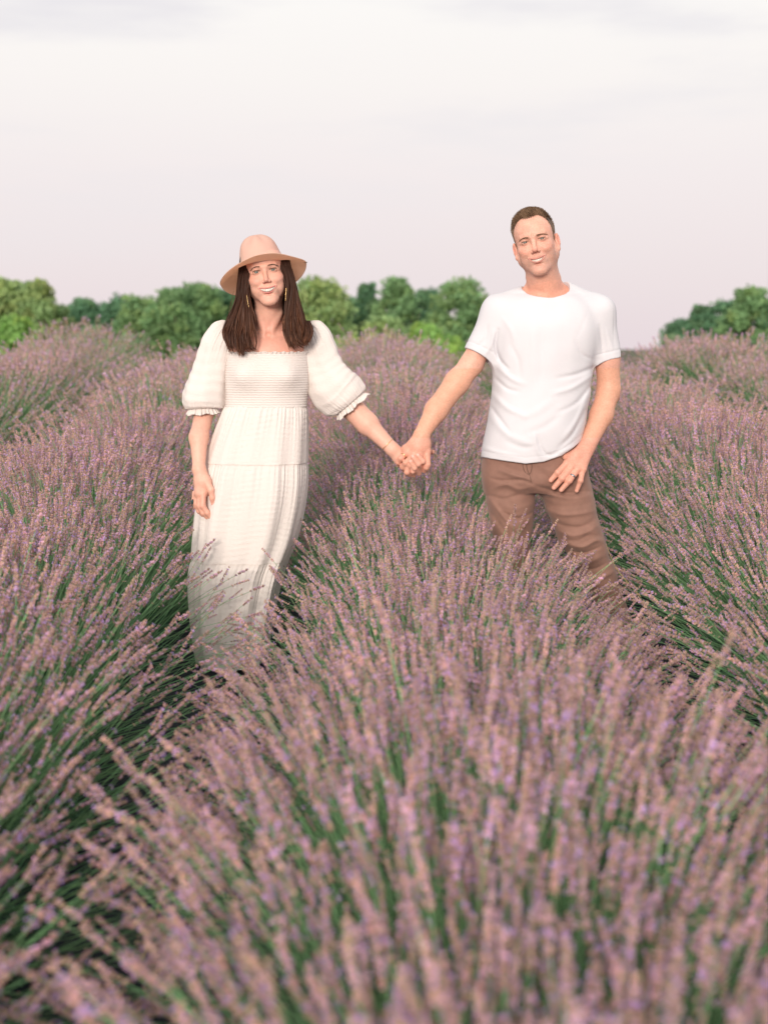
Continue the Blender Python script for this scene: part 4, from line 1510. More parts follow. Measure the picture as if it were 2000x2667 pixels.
    for k in range(9):
        f = k / 8
        rr_ = 1.0 + .115 * f
        pts = c_ + np.cos(tt)[:, None] * a_ * ra_ * rr_ + np.sin(tt)[:, None] * b2 * rb_ * rr_
        dir_ = nrm + 1.0 * (np.cos(tt)[:, None] * a_ + np.sin(tt)[:, None] * b2)
        dir_ /= np.linalg.norm(dir_, axis=1, keepdims=True)
        pts = pts - dir_ * 0.02
        for _ in range(30):
            e = S_.eval(pts, pts.min(0), pts.max(0))
            pts = pts - dir_ * np.clip(e, -.006, .006)[:, None] * .7
        rows.append(pts + dir_ * (-.0002 + .0048 * math.sin(math.pi * min(1, f * 1.0)) ** .6))
    G = np.array(rows)
    V2, Q2 = grid_mesh(G - C0, True)
    link('collar', mesh_np('collar', V2, Q2), M_TEE, tee)

    # ---- trousers -------------------------------------------------------------------------------
    Tr = Body()
    Tr.loft([(PW(1400, y)[2], PW((xl + xr) / 2, y)[0], YB + dy, (xr - xl) / 2 * PX, ry) for y, xl, xr, dy, ry in
            ((1130, 1262, 1508, 0, .124), (1196, 1256, 1520, 0, .128), (1225, 1255, 1526, 0, .130), (1255, 1258, 1530, .0, .126), (1280, 1264, 1534, .01, .10))], .02, 2.2)
    Tr.chain([PW(1325, 1240, .0), PW(1330, 1310, -.01), PW(1333, 1362, -.02), PW(1336, 1470, .0), PW(1345, 1700, .03)], [.098, .0875, .076, .066, .058], .03, .022)
    Tr.chain([PW(1457, 1235, .0), PW(1487, 1320, -.02), PW(1506, 1385, -.03), PW(1528, 1430, -.02), PW(1560, 1500, .0), PW(1632, 1680, .04)], [.103, .0885, .0785, .070, .062, .055], .03, .022)
    fold = [
        ([(1387, 1262), (1360, 1250), (1310, 1252), (1280, 1246)], 8, -.010), ([(1385, 1250), (1340, 1238), (1300, 1225)], 9, .007), ([(1388, 1268), (1350, 1275), (1320, 1262), (1290, 1270)], 7, .008),
        ([(1388, 1292), (1350, 1290), (1310, 1300), (1275, 1290)], 8, -.008), ([(1388, 1310), (1345, 1325), (1300, 1312)], 8, .006), ([(1385, 1335), (1350, 1350), (1310, 1335)], 8, -.007), ([(1275, 1300), (1310, 1345), (1345, 1385)], 8, .007),
        ([(1270, 1320), (1300, 1365), (1330, 1400)], 6, -.006), ([(1390, 1210), (1388, 1240), (1392, 1262)], 3.2, -.004), ([(1365, 1211), (1368, 1230), (1384, 1243)], 1.6, -.002),
        ([(1395, 1265), (1430, 1275), (1470, 1285), (1530, 1280)], 8, -.008), ([(1398, 1278), (1440, 1290), (1490, 1298), (1538, 1290)], 8, .007), ([(1410, 1300), (1450, 1318), (1500, 1318), (1540, 1308)], 8, -.007),
        ([(1420, 1325), (1460, 1340), (1510, 1338), (1546, 1330)], 9, .006), ([(1432, 1350), (1470, 1370), (1515, 1372), (1548, 1352)], 7, -.007), ([(1450, 1380), (1490, 1395), (1530, 1385), (1550, 1372)], 8, .008),
        ([(1458, 1402), (1500, 1408), (1530, 1395), (1556, 1395)], 6, -.008), ([(1470, 1415), (1515, 1425), (1550, 1408), (1566, 1410)], 7, .010), ([(1480, 1432), (1520, 1440), (1560, 1425)], 6, -.009), ([(1490, 1452), (1535, 1462), (1572, 1445)], 8, .008),
        ([(1505, 1478), (1545, 1482), (1582, 1465)], 7, -.008), ([(1520, 1500), (1560, 1505), (1595, 1490)], 8, .008), ([(1400, 1205), (1430, 1225), (1470, 1235)], 8, .005), ([(1400, 1222), (1430, 1245), (1480, 1262)], 7, -.006), ([(1300, 1205), (1330, 1222), (1370, 1232)], 7, -.004)]
    fold = [(p_, w_ * (.55 + .35 * ((i_ * 7) % 5) / 4), a_ * (.5 + .6 * ((i_ * 3) % 4) / 3)) for i_, (p_, w_, a_) in enumerate(fold)]
    f2 = folds_fn(fold, YB + .02)

    def tn(p):
        return f2(p) - .0014 * vnoise(p * np.array((16, 16, 26)), 41) - .0009 * vnoise(p * 80, 42)
    Tr.fn(tn, (-9, -9, -9), (9, 9, 9), 0, 'd')
    Xs = axis(xs(1225), xs(1690), [], .004, .004)
    Ys = axis(YB - .19, YB + .2, [(YB - .19, YB, .0035)], .0035, .007)
    Zs = axis(g, zs(1150), [(zs(1540), zs(1150), .004)], .004, .012)
    V, Q = Tr.mesh(Xs, Ys, Zs)
    M_TR = mat('brown_twill', (0.27, 0.150, 0.115), 0.8, noise=(30, .08), bump=(900, .0003, 2), spec=.25, sheen=.15)
    trs = link('trousers', mesh_np('trousers', V - C0, Q), M_TR, root)
    # fly and pocket seams as raised lines of stitching
    def on_surface(pts):
        p_ = np.array([PW(x_, y_, -.22) for x_, y_ in catmull(np.array(pts, float), 30)])
        for _ in range(60):
            e = Tr.eval(p_, p_.min(0), p_.max(0))
            e = np.full(len(p_), .02) if e is None else e
            p_[:, 1] += np.clip(e, -.01, .03) * .8
        p_[:, 1] -= .0006
        return p_
    for pts in ([(1376, 1208), (1379, 1228), (1386, 1246), (1389, 1262)], [(1390, 1208), (1391, 1222), (1388, 1236), (1383, 1241)], [(1367, 1208), (1368, 1222), (1373, 1235), (1382, 1241)], [(1462, 1190), (1486, 1212), (1520, 1236)]):
        v, f = tubes((on_surface(pts) - C0)[None], np.full(1, .0011), 4)
        link('seam', mesh_np('seam', v, f), mat('brown_thread', (.12, .07, .05), .8), trs)
    # shoes
    for (x_, y_, dx) in ((1345, 1700, -.02), (1640, 1700, .03)):
        c = PW(x_, y_)
        zg = float(ground_z(c[0], YB))
        Sh = Body()
        Sh.chain([np.array((c[0], YB + .06, zg + .04)), np.array((c[0] + dx, YB - .06, zg + .035)), np.array((c[0] + dx * 2, YB - .17, zg + .03))], [.042, .044, .034], .02)
        Sh.cone(np.array((c[0], YB + .04, zg + .05)), np.array((c[0], YB + .04, zg + .12)), .045, .045, .02)
        lo, hi = np.array((c[0] - .12, YB - .24, zg)), np.array((c[0] + .14, YB + .14, zg + .17))
        V, Q = Sh.mesh(axis(lo[0], hi[0], [], .008, .008), axis(lo[1], hi[1], [], .008, .008), axis(lo[2] + .002, hi[2], [], .008, .008))
        link('shoe', mesh_np('shoe', V - C0, Q), mat('brown_leather', (.09, .05, .03), .5), root)

    # ---- rings ------------------------------------------------------------------------------------
    def hoop(name, c, axis_, r_, wdt, material):
        axis_ = axis_ / np.linalg.norm(axis_)
        a = np.cross(axis_, (0, 1, 0.01))
        a /= np.linalg.norm(a)
        b_ = np.cross(axis_, a)
        t = np.linspace(0, 2 * math.pi, 40, endpoint=False)
        rows = []
        for h, rr_ in ((-1, r_ - .0005), (-.9, r_ + .0008), (0, r_ + .0012), (.9, r_ + .0008), (1, r_ - .0005)):
            rows.append(c + axis_ * h * wdt + rr_ * (np.cos(t)[:, None] * a + np.sin(t)[:, None] * b_))
        V_, Q_ = grid_mesh(np.array(rows) - C0, True)
        return link(name, mesh_np(name, V_, Q_), material, root)
    a, b_ = PW(1503, 1222, -.129), PW(1482, 1252, -.152)
    hoop('ring', a + (b_ - a) * .62, b_ - a, .0128, .0034, M_STEEL)
    a, b_ = PW(1060, 1178, -.10), PW(1044, 1194, -.112)
    hoop('ring', a + (b_ - a) * .55, b_ - a, .0124, .0014, M_GOLD)
    return root


def hair_mask(L):
    """1 where the scalp carries hair, in head millimetres"""
    x, y, z = L[:, 0], L[:, 1], L[:, 2]
    ax = np.abs(x)
    # front hairline: high over the forehead, receding at the temples, down in front of the ears
    zl = np.interp(-y, (-60, -10, 5, 22, 34, 48, 62, 80, 95), (-60, -30, -18, 8, 32, 66, 84, 82, 78))
    zl = zl + np.where(y < -45, 7 * np.exp(-((ax - 38) / 13) ** 2) - 1 * np.exp(-(ax / 16) ** 2), 0)
    m = sstep(-3, 4, z - zl + 1.5 * np.sin(x * .9) + 1.5 * np.sin(y * 1.1))
    ear = ((y > -4) & (y < 36) & (z < 20) & (ax > 71))
    return m * (1 - ear * 1.0)


if 'man' in BUILD:
    build_man()
# ------------------------------------------------------------------ ground
ROWX = lambda X0, y: X0 - 0.0189 * y        # rows run towards a point slightly left of the camera's axis
SP_ROW = 1.6
CR = 0.28


def build_ground():
    ys = np.concatenate([np.linspace(-4, 34, 90), np.geomspace(36, 1500, 30)])
    xs_ = np.concatenate([-np.geomspace(900, 12, 14), np.linspace(-10, 10, 41), np.geomspace(12, 900, 14)])
    G = np.zeros((len(ys), len(xs_), 3))
    G[..., 0] = xs_[None]
    G[..., 1] = ys[:, None]
    G[..., 2] = ground_z(G[..., 0], G[..., 1]) + .012 * vnoise(G * 1.7, 2)
    V, Q = grid_mesh(G)
    m = mat('dry_soil_and_grass', (0.09, 0.085, 0.045), .95, noise=(1.2, .35), bump=(14, .02, 6))
    link('ground', mesh_np('ground', V, Q), m, kind='structure')
    # black woven ground cover in the alleys
    mc = bpy.data.materials.new('black_ground_cover')
    mc.use_nodes = True
    n, l = mc.node_tree.nodes, mc.node_tree.links
    b = n['Principled BSDF']
    b.inputs['Base Color'].default_value = (0.010, 0.016, 0.020, 1)
    b.inputs['Roughness'].default_value = .7
    b.inputs['Specular IOR Level'].default_value = .2
    tco = n.new('ShaderNodeTexCoord')
    ck = n.new('ShaderNodeTexNoise')
    ck.inputs['Scale'].default_value = 60
    ck.inputs['Detail'].default_value = 6
    l.new(tco.outputs['Object'], ck.inputs[0])
    bu = n.new('ShaderNodeBump')
    bu.inputs['Distance'].default_value = .003
    l.new(ck.outputs[0], bu.inputs['Height'])
    l.new(bu.outputs[0], b.inputs['Normal'])
    for X0 in (CR - SP_ROW / 2, CR + SP_ROW / 2):
        yy = np.linspace(.5, 14.5, 240)
        cc = np.linspace(-.42, .42, 30)
        G = np.zeros((len(yy), len(cc), 3))
        G[..., 1] = yy[:, None]
        G[..., 0] = ROWX(X0, yy)[:, None] + cc[None]
        wr = .004 * np.sin(cc[None] * 60 + 1.2 * np.sin(yy[:, None] * 2.1)) + .003 * np.sin(cc[None] * 23 + yy[:, None] * 1.4)
        G[..., 2] = ground_z(0, G[..., 1]) + .030 + wr
        V, Q = grid_mesh(G)
        link('ground_cover_strip', mesh_np('ground_cover_strip', V, Q), mc, kind='structure')


# ------------------------------------------------------------------ lavender stalks
def stalk_proto(seed, L, bend, detail, far=False):
    """one flowering stalk along +z, length L to the tip of the spike, bending towards +x"""
    r = np.random.default_rng(seed)
    m = 9 if detail else 5
    t = np.linspace(0, 1, m)

    def axis_pt(t):
        t = np.asarray(t, float)
        return np.stack([bend * L * t ** 2, .02 * L * np.sin(t * 4 + seed) * t, L * t * (1 - .25 * bend * bend * t)], -1)
    spike = r.uniform(.050, .075)
    t0 = 1 - spike / L
    V, Fs, Cc = [], [], []
    nv = 0
    # stem
    st = axis_pt(np.linspace(0, t0 + .02, m))
    v, q = tubes(st[None], np.array([[.00115] * m]) * (1.6 if far else 1.0), 3, np.linspace(1.2, .75, m))
    green = np.array((0.28, 0.49, 0.25)) * r.uniform(.75, 1.25)
    V.append(v)
    Fs.append(q)
    Cc.append(np.tile(green, (len(v), 1)) * np.repeat(np.linspace(.75, 1.15, m), 3)[:, None])
    nv += len(v)

    def gem(c, d, ln, w, col, tip=None):
        """a small pointed four-sided bud"""
        nonlocal nv
        d = d / np.linalg.norm(d)
        a = np.cross(d, (0.3, .9, .2))
        a /= np.linalg.norm(a)
        b_ = np.cross(d, a)
        vs_ = [c, c + d * ln * .55 + a * w, c + d * ln * .55 + b_ * w, c + d * ln * .55 - a * w, c + d * ln * .55 - b_ * w, c + d * ln]
        V.append(np.array(vs_))
        k = nv
        Fs.append(np.array([[k, k + 2, k + 1], [k, k + 3, k + 2], [k, k + 4, k + 3], [k, k + 1, k + 4], [k + 5, k + 1, k + 2], [k + 5, k + 2, k + 3], [k + 5, k + 3, k + 4], [k + 5, k + 4, k + 1]]))
        cc = np.tile(col, (6, 1))
        if tip is not None:
            cc[5] = tip
        Cc.append(cc)
        nv += 6

    def floret(c, d, w, col):
        nonlocal nv
        d = d / np.linalg.norm(d)
        a = np.cross(d, r.normal(size=3))
        a /= np.linalg.norm(a)
        b_ = np.cross(d, a)
        for u, v_ in ((a, b_), (-a * .9, b_)):
            V.append(np.array([c, c + u * w + v_ * w * .45 + d * w * .35, c + u * w * .9 - v_ * w * .5 + d * w * .35]))
            Fs.append(np.array([[nv, nv + 1, nv + 2]]))
            Cc.append(np.tile(col, (3, 1)))
            nv += 3
        V.append(np.array([c, c + b_ * w + a * w * .35 + d * w * .3, c + b_ * w - a * w * .35 + d * w * .3]))
        Fs.append(np.array([[nv, nv + 1, nv + 2]]))
        Cc.append(np.tile(col, (3, 1)))
        nv += 3
    nw = 10 if detail else 5
    whorls = list(np.linspace(t0 + .006 / L, 1, nw) + np.append(r.normal(size=nw - 1) * .0014 / L, 0))
    if r.random() < .7:
        whorls = [t0 - r.uniform(.018, .04) / L] + whorls
    for wi, tw in enumerate(whorls):
        c = axis_pt(tw)
        f = (wi + .5) / len(whorls)
        rad = (.0056 if f < .75 else .0040)
        per = 8 if detail else 4
        if wi == 0 and len(whorls) > nw:
            per = max(3, per // 2)
        bloom = r.random()
        for k in range(per):
            an = 2 * math.pi * (k + .5 * (wi % 2)) / per + r.uniform(-.3, .3)
            d = np.array((math.cos(an), math.sin(an), r.uniform(.7, 2.4)))
            mixv = r.random()
            base = np.array((0.60, 0.465, 0.31)) * (1 - mixv) + np.array((0.58, 0.39, 0.38)) * mixv
            base = base * r.uniform(.6, 1.4)
            ln = r.uniform(.0058, .0086)
            w_ = r.uniform(.0013, .0018)
            if not detail:
                ln *= 1.5
                w_ *= 1.8
            gem(c + np.array((math.cos(an), math.sin(an), 0)) * rad * .12, d, ln, w_, base, base * np.array((1.35, 1.25, 1.3)))
            if r.random() < (.32 if bloom > .5 else .08):
                col = np.array((0.62, 0.42, 0.86)) if r.random() < .45 else np.array((0.88, 0.57, 0.82))
                dn = d / np.linalg.norm(d)
                floret(c + dn * (ln * .95), dn, (.0044 if detail else .0064) * r.uniform(.8, 1.25), col * r.uniform(.8, 1.15))
    # tight tip
    gem(axis_pt(1.0), axis_pt(1.0) - axis_pt(.97), .008, .0022 if detail else .0035, np.array((0.50, 0.33, 0.33)))
    V = np.concatenate(V)
    quads = [f for f in Fs if f.shape[1] == 4]
    tris = [f for f in Fs if f.shape[1] == 3]
    return mesh_np('lavender_stalk', V, [np.concatenate(quads), np.concatenate(tris)], False, np.concatenate(Cc))


def leaf_tuft(seed):
    r = np.random.default_rng(seed)
    n = 26
    an = r.uniform(0, 2 * math.pi, n)
    ti = r.uniform(.1, 1.0, n)
    ln = r.uniform(.10, .22, n)
    d = np.stack([np.sin(ti) * np.cos(an), np.sin(ti) * np.sin(an), np.cos(ti)], 1)
    side = np.cross(d, r.normal(size=(n, 3)))
    side /= np.linalg.norm(side, axis=1, keepdims=True)
    b0 = r.normal(size=(n, 3)) * (.02, .02, .005)
    w = .0022
    rows = []
    for f, ww in ((0, .6), (.5, 1.0), (1, .1)):
        p = b0 + d * (ln * f)[:, None] + np.array((0, 0, -.03)) * f * f
        rows.append(np.stack([p - side * w * ww, p + side * w * ww], 1))
    G = np.stack(rows, 1)                                   # n,3,2,3
    idx = np.arange(n * 6).reshape(n, 3, 2)
    q = np.stack([idx[:, :-1, 0], idx[:, :-1, 1], idx[:, 1:, 1], idx[:, 1:, 0]], -1).reshape(-1, 4)
    c = np.array((0.11, 0.23, 0.125)) * r.uniform(.7, 1.4, n)[:, None]
    return mesh_np('lavender_leaves', G.reshape(-1, 3), q, False, np.repeat(c, 6, 0))


def instancer(name, protos, pos, rotn, scl, idx, parent, label=None):
    """a point mesh whose points carry copies of the prototypes (uncountable growth only)"""
    me = bpy.data.meshes.new(name)
    me.vertices.add(len(pos))
    me.vertices.foreach_set('co', np.asarray(pos, np.float32).ravel())
    for nm, ty, dat, key in (('rot', 'FLOAT_VECTOR', rotn, 'vector'), ('scl', 'FLOAT', scl, 'value'), ('pick', 'INT', idx, 'value')):
        a = me.attributes.new(nm, ty, 'POINT')
        a.data.foreach_set(key, np.asarray(dat, np.int32 if ty == 'INT' else np.float32).ravel())
    me.update()
    o = link(name, me, None, parent, kind='stuff', label=label)
    key = 'grow_' + protos.name
    ng = bpy.data.node_groups.get(key)
    if ng is None:
        ng = bpy.data.node_groups.new(key, 'GeometryNodeTree')
        ng.interface.new_socket('Geometry', in_out='INPUT', socket_type='NodeSocketGeometry')
        ng.interface.new_socket('Geometry', in_out='OUTPUT', socket_type='NodeSocketGeometry')
        N, L = ng.nodes, ng.links
        gi, go = N.new('NodeGroupInput'), N.new('NodeGroupOutput')
        ci = N.new('GeometryNodeCollectionInfo')
        ci.inputs['Collection'].default_value = protos
        ci.inputs['Separate Children'].default_value = True
        ci.inputs['Reset Children'].default_value = True
        ip = N.new('GeometryNodeInstanceOnPoints')
        ip.inputs['Pick Instance'].default_value = True

        def na(nm, ty):
            q = N.new('GeometryNodeInputNamedAttribute')
            q.data_type = ty
            q.inputs['Name'].default_value = nm
            return [s for s in q.outputs if s.enabled and s.name == 'Attribute'][0]
        L.new(gi.outputs[0], ip.inputs['Points'])
        L.new(ci.outputs[0], ip.inputs['Instance'])
        L.new(na('pick', 'INT'), ip.inputs['Instance Index'])
        e2r = N.new('FunctionNodeEulerToRotation')
        L.new(na('rot', 'FLOAT_VECTOR'), e2r.inputs[0])
        L.new(e2r.outputs[0], ip.inputs['Rotation'])
        L.new(na('scl', 'FLOAT'), ip.inputs['Scale'])
        L.new(ip.outputs[0], go.inputs[0])
    md = o.modifiers.new('growth', 'NODES')
    md.node_group = ng
    return o


def proto_collection(name, meshes, material):
    c = bpy.data.collections.new(name)
    for i, me in enumerate(meshes):
        me.materials.append(material)
        o = bpy.data.objects.new('%s_%02d' % (name, i), me)
        c.objects.link(o)
    return c


def blocked(p):
    """inside or against the couple: nothing grows through them"""
    x, y, z = p[..., 0], p[..., 1], p[..., 2]
    u, v, _ = proj(p)
    m = np.zeros(x.shape, bool)
    # dress
    wx = PW(603, 1500)[0]
    m |= (((x - wx) / .215) ** 2 + ((y - YB) / .20) ** 2 < 1) & (z < 1.5)
    # his legs, following their slant
    for (ua, va), (ub, vb), ra in (((1330, 1250), (1342, 1700), .115), ((1470, 1250), (1560, 1500), .125), ((1560, 1500), (1640, 1700), .09)):
        a, b_ = PW(ua, va), PW(ub, vb)
        t = np.clip((z - a[2]) / (b_[2] - a[2]), 0, 1)
        cx = a[0] + (b_[0] - a[0]) * t
        lo, hi = min(a[2], b_[2]) - .05, max(a[2], b_[2]) + .02
        m |= (((x - cx) / ra) ** 2 + ((y - YB) / .125) ** 2 < 1) & (z > lo) & (z < hi)
    return m


def build_field():
    M_LAV = mat('lavender_growth', attr=True, rough=.75, rand=.22, hue=.018, spec=.25, trans=.36)
    M_LEAF = mat('lavender_leaves', attr=True, rough=.7, rand=.2, spec=.3, trans=.15)
    near_meshes = [stalk_proto(s_, L_, b_, True) for s_, L_, b_ in ((1, .50, .06), (2, .54, .14), (3, .46, -.10), (4, .58, .02), (5, .50, -.18), (6, .52, .22), (7, .44, -.04), (8, .55, .10), (9, .48, -.25), (10, .53, -.12))]
    far_meshes = [stalk_proto(20 + s_, L_, b_, False, True) for s_, L_, b_ in ((1, .50, .06), (2, .54, .14), (3, .46, -.10), (4, .58, .02), (5, .50, -.18), (6, .52, .22))]
    near = proto_collection('stalks_near', near_meshes, M_LAV)
    far = proto_collection('stalks_far', far_meshes, M_LAV)
    tufts = proto_collection('tufts', [leaf_tuft(s_) for s_ in range(5)], M_LEAF)
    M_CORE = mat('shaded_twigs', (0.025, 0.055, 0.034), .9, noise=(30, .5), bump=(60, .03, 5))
    r = np.random.default_rng(77)
    names = {0: 'broad lavender row in the middle, running between the couple up to the camera', -1: 'lavender row left of the woman, leaning over her alley',
             1: 'lavender row right of the man with green stalks leaning into his alley', -2: 'second lavender row to the left of the woman', 2: 'second lavender row to the right of the man',
             -3: 'third lavender row out to the left, behind two others', 3: 'third lavender row out to the right, behind two others', -4: 'farthest lavender row on the left', 4: 'farthest lavender row on the right'}
    for k in range(-4, 5):
        X0 = CR + k * SP_ROW + {-1: .12, 1: -.08}.get(k, 0)
        wid = {-1: 1.12, 1: 1.06}.get(k, 1.0)
        y0 = {0: -.6, 1: -.6, 2: 3.0, 3: 6.5, 4: 9.0}[abs(k)]
        y1 = 15.3 - .4 * (k % 2) + .3 * math.sin(k * 2.1)
        rowo = link('lavender_row', None, label=names[k], cat='lavender row', group='lavender rows running up the field')
        base = np.array([ROWX(X0, y0), y0, float(ground_z(0, y0))])
        rowo.location = base
        # plants along the row
        py_ = np.arange(y0 + .2, y1, .58)
        py_ = py_ + r.uniform(-.07, .07, len(py_))
        px_ = ROWX(X0, py_) + r.normal(size=len(py_)) * .035
        ph_ = r.uniform(.90, 1.10, len(py_)) * (1 + .03 * np.sin(py_ * .8 + k))
        ph_ *= np.interp(py_, (6, 10, 12.5, 14.5), (1.0, .93, .93, .99))
        if k == 0:
            ph_ *= np.interp(py_, (2, 3.6, 4.5, 5.9, 7, 14), (1.0, .95, .76, .84, 1.0, 1.0))
        if k == -1:
            ph_ *= np.interp(py_, (3, 4.3, 5.6, 6.4), (1.0, .86, .92, 1.0))
        # woody, leafy core
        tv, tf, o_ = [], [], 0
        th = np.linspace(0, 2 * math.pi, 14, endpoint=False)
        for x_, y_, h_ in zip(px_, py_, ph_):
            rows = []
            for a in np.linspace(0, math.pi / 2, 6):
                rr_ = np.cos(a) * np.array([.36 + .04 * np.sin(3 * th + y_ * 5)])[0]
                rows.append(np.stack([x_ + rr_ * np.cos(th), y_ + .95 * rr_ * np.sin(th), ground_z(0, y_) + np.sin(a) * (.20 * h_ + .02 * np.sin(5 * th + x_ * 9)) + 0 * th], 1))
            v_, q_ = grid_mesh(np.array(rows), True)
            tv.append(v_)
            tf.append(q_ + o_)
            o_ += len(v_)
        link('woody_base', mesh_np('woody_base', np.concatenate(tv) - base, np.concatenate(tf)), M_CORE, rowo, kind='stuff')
        # stalks
        pos, tilt, az, ypl = [], [], [], []
        for x_, y_, h_ in zip(px_, py_, ph_):
            n_ = 920 if y_ < 8.5 else 560
            if abs(k) >= 3:
                n_ = 400
            ax_, ay_ = r.uniform(-1, 1, n_), r.uniform(-1, 1, n_)
            ins = ax_ ** 2 * .9 + ay_ ** 2 * .6 < 1
            ax_, ay_ = ax_[ins], ay_[ins]
            bx, by = x_ + .40 * wid * ax_, y_ + .34 * ay_
            bz = ground_z(0, by) + (.235 * np.sqrt(np.maximum(.03, 1 - .85 * ax_ ** 2 - .15 * ay_ ** 2))) * h_
            # direction: fans out over the alleys, only a little along the row
            lx = .66 * ax_ + 1.05 * np.abs(ax_) * ax_ + r.normal(size=len(ax_)) * .13
            ly = .24 * ay_ + r.normal(size=len(ax_)) * .13
            lean = np.hypot(lx, ly)
            tl = np.minimum(lean * .80, 1.32)
            pos.append(np.stack([bx, by, bz], 1))
            tilt.append(tl)
            az.append(np.arctan2(ly, lx))
            ypl.append(h_ + 0 * tl)
        pos = np.concatenate(pos)
        tilt = np.concatenate(tilt)
        az = np.concatenate(az)
        h = np.concatenate(ypl) * (.72 + .40 * r.uniform(0, 1, len(tilt)) ** .7) * (1 + .05 * vnoise(pos * 2.0, 6))
        L0 = .50
        odd = r.uniform(0, 1, len(h)) < .05
        h = np.where(odd, h * r.uniform(1.08, 1.25, len(h)), h)
        tilt = np.where(odd, np.abs(tilt + r.normal(size=len(h)) * .3), tilt)
        d = np.stack([np.sin(tilt) * np.cos(az), np.sin(tilt) * np.sin(az), np.cos(tilt)], 1)
        head_p = pos + d * (L0 * h)[:, None]
        keep = np.ones(len(pos), bool)
        if k in (0, -1):
            # the trodden alley stays open
            dx_ = np.abs(head_p[:, 0] - ROWX(CR - SP_ROW / 2, head_p[:, 1]))
            keep &= ~((dx_ < .075) & (head_p[:, 1] < 5.2) & (r.uniform(0, 1, len(dx_)) < .8))
        if k in (0, -1):
            # trampled thin where she stands
            dx_ = np.abs(head_p[:, 0] - ROWX(CR - SP_ROW / 2 + .02, head_p[:, 1]))
            keep &= ~((dx_ < .40) & (head_p[:, 1] > 4.35) & (head_p[:, 1] < 5.45) & (r.uniform(0, 1, len(dx_)) < (.68 if k == 0 else .45)))
        if k in (0, 1):
            dx_ = np.abs(head_p[:, 0] - ROWX(CR + SP_ROW / 2, head_p[:, 1]))
            keep &= ~((dx_ < .05) & (head_p[:, 1] < 6) & (r.uniform(0, 1, len(dx_)) < .3))
        for f in (.25, .5, .7, .85, 1.0, 1.08):
            keep &= ~blocked(pos + d * (L0 * h * f)[:, None])
        keep &= ~blocked(pos)
        pos, tilt, az, h, d, head_p = (a[keep] for a in (pos, tilt, az, h, d, head_p))
        n_ = len(pos)
        detail = (pos[:, 1] < 9.0)
        # the nearest visible stalks are objects of their own
        u, v, zz = proj(head_p)
        vis = (u > -20) & (u < 2020) & (v > 600) & (v < 2690) & (zz > .3)
        single = np.zeros(n_, bool)
        if abs(k) <= 1:
            order = np.argsort(np.where(vis, zz, 1e9))
            order = order[:290]
            single[order[vis[order]]] = True
        pick_n = r.integers(0, len(near_meshes), n_)
        pick_f = r.integers(0, len(far_meshes), n_)
        rot_e = np.stack([np.zeros(n_), tilt, az], 1)
        # turn some prototypes over so that bends go both ways
        for sel, col_, pk, nm in ((detail & ~single, near, pick_n, 'flower_stalks'), (~detail, far, pick_f, 'flower_stalks')):
            if sel.any():
                instancer(nm, col_, pos[sel] - base, rot_e[sel], h[sel], pk[sel], rowo)
        for i in np.nonzero(single)[0]:
            o = bpy.data.objects.new('flower_stalk', near_meshes[pick_n[i]])
            COL.objects.link(o)
            o.parent = rowo
            o.location = pos[i] - base
            o.rotation_euler = rot_e[i]
            o.scale = (h[i],) * 3
        # extra bare green stems and leaves low down
        nt = int((y1 - y0) * (90 if abs(k) <= 1 else 45))
        ty = r.uniform(y0, y1, nt)
        tx = r.uniform(-1, 1, nt)
        tp = np.stack([ROWX(X0, ty) + tx * .37, ty, ground_z(0, ty) + .19 * np.sqrt(np.maximum(.05, 1 - .9 * tx ** 2))], 1)
        kb = ~blocked(tp)
        tp, tx = tp[kb], tx[kb]
        re_ = np.stack([r.normal(size=len(tx)) * .2, tx * .95, r.uniform(-.5, .5, len(tx))], 1)
        instancer('leaves', tufts, tp - base, re_, r.uniform(.8, 1.35, len(tx)), r.integers(0, 5, len(tx)), rowo)
    # dry grass stalks
    M_DRY = mat('dry_straw', (0.50, 0.38, 0.16), .7)
    for (pts, lab, rad) in (([(372, 2500, 2.7, 0), (430, 2300, 3.1, 0), (480, 2120, 3.52, 0), (522, 1990, 3.9, 0), (562, 1880, 4.3, 0)], 'long dry straw lying along the dark alley below the woman', .0026),
                            ([(1578, 1418, 5.3, 0), (1592, 1455, 5.3, 0), (1604, 1480, 5.3, 0), (1632, 1515, 5.3, 0), (1668, 1555, 5.3, 0)], 'dry grass blade curving up beside the man\'s trouser leg', .0016),
                            ([(108, 1102, 8.0, 0), (122, 1124, 8.0, 0), (143, 1152, 8.0, 0), (160, 1190, 8.0, 0)], 'pale dry straw sticking up over the row left of the woman', .0035)):
        A = catmull(np.array(pts, float), 16)
        p_ = np.array([P(a[0], a[1], a[2]) for a in A])
        b0 = p_[0].copy()
        v, q = tubes((p_ - b0)[None], np.full(1, rad), 4, np.linspace(1, .6, 16) if pts[0][0] < 1500 else np.linspace(.4, 1, 16))
        o = link('dry_grass_stalk', mesh_np('dry_grass_stalk', v, q), M_DRY, label=lab, cat='dry grass', group='dry grass stalks among the lavender')
        o.location = b0


if 'field' in BUILD:
    build_ground()
    build_field()
